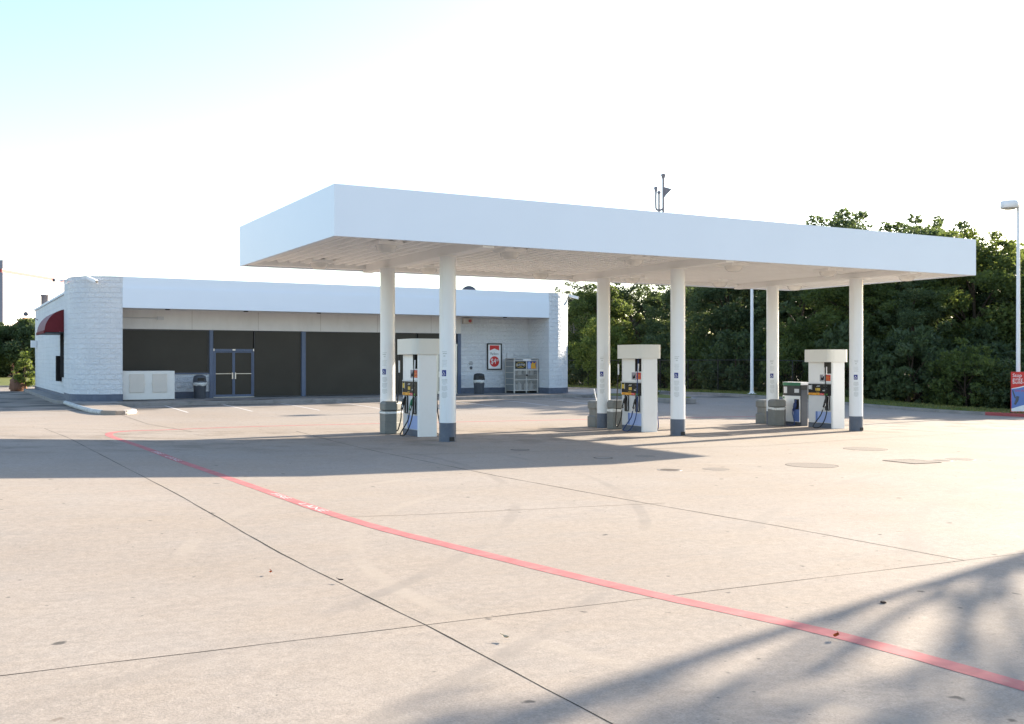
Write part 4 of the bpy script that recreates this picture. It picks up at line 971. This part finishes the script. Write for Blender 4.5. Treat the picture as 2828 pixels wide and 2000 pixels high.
# ------------------------------------------------------------------ trees
def crown_mesh(name, clumps, per, leaf, mat, rng, spread=1.0, droop=0.0):
    """many small leaf faces gathered in clumps"""
    V_, n_tot = [], 0
    for (cx,cy,cz,r) in clumps:
        n = int(per*r*r)
        d = rng.normal(size=(n,3)); d /= np.linalg.norm(d,axis=1)[:,None]
        rad = r*(.35+.65*rng.random(n)**.45)[:,None]*rng.uniform(.75,1.15,(n,1))
        p = np.array([cx,cy,cz])+d*rad*np.array([1,1,.78])
        p[:,2] -= droop*rng.random(n)*r
        a = rng.normal(size=(n,3)); a[:,2] -= droop*2; a /= np.linalg.norm(a,axis=1)[:,None]
        b = np.cross(a, rng.normal(size=(n,3))); b /= np.linalg.norm(b,axis=1)[:,None]
        s = leaf*rng.uniform(.55,1.3,(n,1)); 
        q = np.stack([p-a*s*.7, p+b*s*.38-a*s*.05, p+a*s*.75, p-b*s*.38], 1)
        V_.append(q.reshape(-1,3)); n_tot += n
    V_ = np.concatenate(V_); me = bpy.data.meshes.new(name)
    me.vertices.add(len(V_)); me.vertices.foreach_set('co', V_.ravel().astype(np.float32))
    me.loops.add(len(V_)); me.loops.foreach_set('vertex_index', np.arange(len(V_),dtype=np.int32))
    me.polygons.add(n_tot); me.polygons.foreach_set('loop_start', np.arange(0,len(V_),4,dtype=np.int32))
    try: me.polygons.foreach_set('loop_total', np.full(n_tot,4,dtype=np.int32))
    except Exception: pass
    me.update(calc_edges=True); me.materials.append(mat); return me
def make_tree(seed, H, Wd, base, mat, leaf=.2, per=420, nclump=26, label='', name='tree', bark='bark', droop=0, trunk_r=.14, cr=.30, group=None, cat='tree', lean=None, offs=(0,0)):
    rng = np.random.default_rng(seed)
    t = thing(name, label, cat, (0,0,0), 0, group)
    mb = MB(); cl = []
    ln = rng.normal(0,.05,2)*H; lean = ln if lean is None else np.array(lean)
    top = Vector((lean[0],lean[1],H*.8))
    mb.tube(curve([(0,0,-.1),(lean[0]*.15+rng.normal(0,.06),lean[1]*.2,H*.25),(lean[0]*.6,lean[1]*.6,H*.52),top],4), [trunk_r*(1.25-.085*k) for k in range(13)], 8)
    for i in range(nclump):
        f = (i+.5)/nclump; z = base+(H-base)*(.08+.86*f**.9)
        env = math.sin(math.pi*min(1,max(.05,.18+.8*f)))**.7
        ang = i*2.4+rng.normal(0,.5); rr = Wd*env*(.45+.55*rng.random()**.5)
        r = Wd*cr*(.7+.6*rng.random())
        c = (lean[0]*.7+offs[0]+rr*math.cos(ang), lean[1]*.7+offs[1]+rr*math.sin(ang), z+rng.normal(0,.25)-r*.2)
        cl.append((*c, r))
        if i % 2 == 0:
            zb = max(.15*H, z-rr*.8-.4); p0 = Vector((lean[0]*zb/H*.9,lean[1]*zb/H*.9,zb))
            m_ = (p0+Vector(c))/2+Vector((0,0,.25*rr)); mb.tube(curve([p0,m_,c],3), [trunk_r*.45*(1-.12*k) for k in range(7)], 6)
    # sprigs that break the outline
    for i in range(int(nclump*1.3)):
        f = rng.random(); z = base+(H-base)*(.1+.95*f); env = math.sin(math.pi*min(1,max(.05,.18+.8*f)))**.7
        ang = rng.uniform(0,6.283); rr = Wd*env*(1.0+.22*rng.random())
        cl.append((lean[0]*.7+offs[0]+rr*math.cos(ang), lean[1]*.7+offs[1]+rr*math.sin(ang), z, Wd*cr*.38*(.6+.8*rng.random())))
    mb.build('trunk', M[bark], t)
    me = crown_mesh('crown', cl, per, leaf, M[mat], rng, droop=droop)
    c = bpy.data.objects.new('crown', me); COL.objects.link(c); c.parent = t
    return t
def plant(proto, used, u, v, sc, rz, label, group):
    t = proto if not used else copy_tree(proto)
    t.location = (u, v, g(min(u,38),v)-.02 if v < 41 else -.02); t.scale = (sc[0],sc[0],sc[1]); t.rotation_euler = (0,0,rz); t['label'] = label
    if group: t['group'] = group
    return t
WOOD = 'trees of the wood beyond the fence'
protos = {
 'A': make_tree(1, 9.0, 2.9, 1.6, 'leaf_dark', .15, 760, 34, group=WOOD, name='broadleaf_tree'),
 'B': make_tree(2, 9.0, 3.1, 1.2, 'leaf_mid', .15, 720, 36, group=WOOD, name='broadleaf_tree'),
 'C': make_tree(3, 9.0, 2.6, 1.0, 'leaf_dark', .135, 860, 32, group=WOOD, name='broadleaf_tree', cr=.27),
 'D': make_tree(4, 8.0, 2.7, 1.4, 'leaf_grey', .13, 680, 28, group=WOOD, name='broadleaf_tree', cr=.26, bark='bark_grey'),
}
TREES = [ # kind, u, v, width scale, height scale
 ('D',45.5,71.5,1.15,.98,'grey green tree with bare twigs just right of the shop corner'),
 ('B',42.0,63.0,.9,.80,'yellow green tree between the rear canopy column and the middle dispenser'),
 ('C',47.5,64.5,1.2,.95,'dark tree rising behind the yellow green tree'),
 ('C',43.5,55.5,1.05,.86,'dark dense tree right of the middle dispenser top'),
 ('A',49.5,57.5,1.25,1.0,'dark tall tree in the second row right of the middle dispenser'),
 ('A',43.0,50.0,1.0,.86,'dark tree left of the verge lamp post'),
 ('C',49.5,51.5,1.25,1.05,'dark tall tree behind the verge lamp post'),
 ('C',42.8,44.5,1.0,.82,'dark tree right of the verge lamp post'),
 ('A',48.0,45.0,1.3,1.17,'tall tree whose crown shows above the canopy roof'),
 ('B',43.0,39.5,.95,.72,'green tree behind the right dispenser'),
 ('A',48.5,39.5,1.25,1.07,'dark tree with its top just over the canopy edge'),
 ('C',42.8,35.2,.72,.62,'narrow upright tree right of the last front column'),
 ('B',47.8,35.6,1.15,.94,'spreading tree topping the right end of the canopy'),
 ('A',53.5,36.8,1.2,.9,'dark tree in the back row beyond the right canopy end'),
 ('C',48.5,31.8,1.0,.76,'loose tree left of the drum headed lamp post'),
 ('A',53.0,32.0,1.1,.80,'tall tree behind the drum headed lamp post'),
 ('B',54.5,50.5,1.2,1.0,'back row tree behind the canopy roof'),
 ('C',54.5,60.0,1.3,1.0,'back row tree behind the middle dispenser'),
 ('A',54.0,68.5,1.3,.95,'back row tree behind the rear canopy column'),
 ('C',55.5,43.0,1.3,1.08,'back row tree showing through the crown over the canopy'),
 ('B',50.0,74.0,1.2,.85,'low green tree farthest back beside the shop corner'),
 ('C',60.5,47.0,1.4,1.0,'deepest dark tree of the wood behind the lamp post'),
 ('A',60.5,56.0,1.4,1.0,'deepest dark tree of the wood behind the middle columns'),
 ('A',60.0,38.5,1.3,.9,'deepest dark tree of the wood beyond the canopy end'),
]
seen = set()
for i, (k,u,v,a,b,lab) in enumerate(TREES):
    plant(protos[k], k in seen, u, v, (a,b), i*1.9, lab, WOOD); seen.add(k)
wl_ = make_tree(9, 4.5, 1.7, .6, 'leaf_bright', .13, 900, 24, 'bright light green small tree by the fence beside the shop', 'small_tree', droop=.5, trunk_r=.06, cr=.34)
wl_.location = (38.2,56.6,0)
bare = thing('bare_tree', 'leafless grey branched tree in front of the yellow green tree', 'tree', (43.5,66.5,0))
rb = random.Random(5); mb = MB()
def twig(p, d, l, r, k):
    q = p+d*l; mb.tube([p,(p+q)/2+Vector((rb.uniform(-.05,.05),rb.uniform(-.05,.05),0))*l,q], [r,r*.85,r*.7], 5)
    if k == 0: return
    for _ in range(3 if k > 1 else 4):
        e = Vector((rb.gauss(0,.5),rb.gauss(0,.5),rb.gauss(.25,.35))); twig(q, (d+e).normalized(), l*rb.uniform(.6,.8), r*.62, k-1)
twig(Vector((0,0,0)), Vector((0,0,1)), 2.6, .11, 5); mb.build('trunk', M['bark_grey'], bare)
SHR = 'bushes along the fence'
sp = [make_tree(21, 2.8, 1.5, -.3, 'leaf_dark', .15, 620, 22, group=SHR, name='bush', cr=.36, trunk_r=.05, cat='bush'),
      make_tree(22, 2.8, 1.5, -.3, 'leaf_mid', .13, 640, 22, group=SHR, name='bush', cr=.34, trunk_r=.05, cat='bush')]
BUSH = [(0,40.8,71,1.2,1.3,'dark bush at the far end of the fence by the shop corner'),(1,40.5,66.5,1.1,1.2,'green bush behind the fence left of the small light tree'),
 (0,40.2,60.2,1.2,1.1,'dark bush under the yellow green tree'),(0,39.6,52.6,1.2,1.2,'dark bush right of the middle dispenser foot'),
 (1,39.4,48.6,1.0,1.1,'leafy green bush left of the lamp post foot'),(0,39.2,44.6,1.25,1.2,'dark bush directly behind the lamp post foot'),
 (1,39.6,40.8,1.1,1.35,'green bush between the lamp post and the right dispenser'),(0,40.2,37.4,1.2,1.35,'dark bush behind the right dispenser'),
 (0,40.6,34.0,1.2,1.25,'dark bush right of the last front column'),(1,41.2,31.2,1.1,1.05,'green bush with a pale top left of the advertising sign'),
 (0,41.8,28.9,.95,.78,'low dark bush just left of the advertising sign'),(0,45.5,33.2,1.3,1.3,'tall dark bush behind the bushes left of the sign'),(0,44.8,30.2,1.2,1.1,'dark bush behind the lamp post with the drum head')]
BUSH += [(1,43.4,68.8,1.3,1.0,'low bush in the wood behind the leafless grey tree'),(0,43.0,63.2,1.4,.9,'low dark bush in the wood behind the small light tree'),
 (1,42.6,57.6,1.4,.9,'low bush in the wood left of the front middle column'),(0,42.4,54.4,1.4,.9,'low dark bush in the wood seen beside the front middle column'),
 (0,42.3,50.4,1.4,.95,'low dark bush in the wood behind the bush left of the lamp post foot'),(1,42.2,46.8,1.4,.95,'low bush in the wood left of the lamp post foot, second row'),
 (0,42.2,42.6,1.4,1.0,'low dark bush in the wood right of the lamp post foot, second row'),(0,42.6,39.0,1.4,1.0,'low dark bush in the wood behind the diesel pump'),
 (1,43.0,35.6,1.4,1.0,'low bush in the wood seen over the last front column base'),(0,43.6,32.4,1.4,1.0,'low dark bush in the wood behind the pale topped bush'),(0,44.0,29.3,1.0,.8,'low dark bush in the wood at the right picture edge')]
for i, (k,u,v,a,b,lab) in enumerate(BUSH): plant(sp[k], k in seen, u, v, (a,b), i*1.3, lab, SHR); seen.add(k)
hb = make_tree(31, 1.15, .75, .05, 'leaf_dark', .09, 1500, 16, 'dark round shrub on the grass island right of the shop', 'shrub', cr=.45, trunk_r=.03, cat='shrub'); hb.location = (29.6,40.6,.14)
# tree out of the frame to the right whose shadow falls across the near corner
st = make_tree(43, 10.4, 2.35, 6.9, 'leaf_mid', .2, 100, 38, 'slim tree standing right of the lot beyond the near kerb', 'shade_tree', cr=.21, trunk_r=.125, lean=(0,0), offs=(0,-2.4))
st.location = (25.3,10.42,g(25.3,10.42))

# ------------------------------------------------------------------ far left
lt = make_tree(51, 5.9, 4.2, .3, 'leaf_dark', .24, 420, 38, 'broad dark tree behind the lawn left of the shop', 'broadleaf_tree', cr=.3, trunk_r=.2)
lt.location = (7.6,122,.05)
lt2 = copy_tree(lt); lt2.location = (0.2,120,.05); lt2.rotation_euler = (0,0,2); lt2.scale = (1,1,.86); lt2['label'] = 'broad dark tree at the left picture edge behind the lawn'
lb = make_tree(52, 2.0, .55, .1, 'leaf_bright', .12, 1400, 14, 'small yellow green shrub at the rear corner of the shop', 'shrub', cr=.42, trunk_r=.03, cat='shrub'); lb.location = (4.12,66.75,.15)
mb = MB(); mb.lathe([(.34,0),(.44,.12),(.46,.45),(.36,.74),(.16,.86),(.02,.88)], n=14)
mb.v = [(x*(1+random.uniform(-.2,.2)),y*(1+random.uniform(-.2,.2)),z*random.uniform(.85,1.05)) for x,y,z in mb.v]; bo = mb.build('boulder', M['stone'], loc=(3.72,66.9,.0)); tag(bo, 'reddish brown boulder at the rear corner of the shop', 'boulder')
wb = thing('white_building', 'tall white building with a red stripe at the left edge', 'building', (7.2,167,0), math.atan2(.857,.516))
mb = MB(); mb.box(0,40,0,45,0,16.4); mb.build('wall', M['offwhite'], wb)
mb = MB(); mb.box(-.05,40.05,-.05,45.05,14.75,15.2); mb.build('stripe', M['pinkred'], wb)
mb = MB(); mb.box(-.3,0,-.3,2.5,5.5,14.7); mb.box(-.3,0,-.3,2.5,15.25,16.5); mb.build('shaded_side', M['greyblue'], wb)  # grey strip standing in for shade on the building's left face
hs = thing('brick_house', 'red brick house gable peeking over the tree at far left', 'house', (9.1,149,0), R(-28.9))
mb = MB(); mb.prism([(-4.6,0),(4.6,0),(4.6,4.0),(0,7.2),(-4.6,4.0)], 0, 8); mb.v = [(x,z,y) for x,y,z in mb.v]; mb.build('wall', M['brick_red'], hs)
mb = MB()
for s_ in (-1,1): mb.add([(0,-.4,7.5),(s_*5.1,-.4,3.95),(s_*5.1,8.4,3.95),(0,8.4,7.5),(0,-.4,7.28),(s_*5.1,-.4,3.73),(s_*5.1,8.4,3.73),(0,8.4,7.28)], [(0,1,2,3),(4,5,6,7),(0,1,5,4),(1,2,6,5)])
mb.build('roof', M['shingle'], hs)
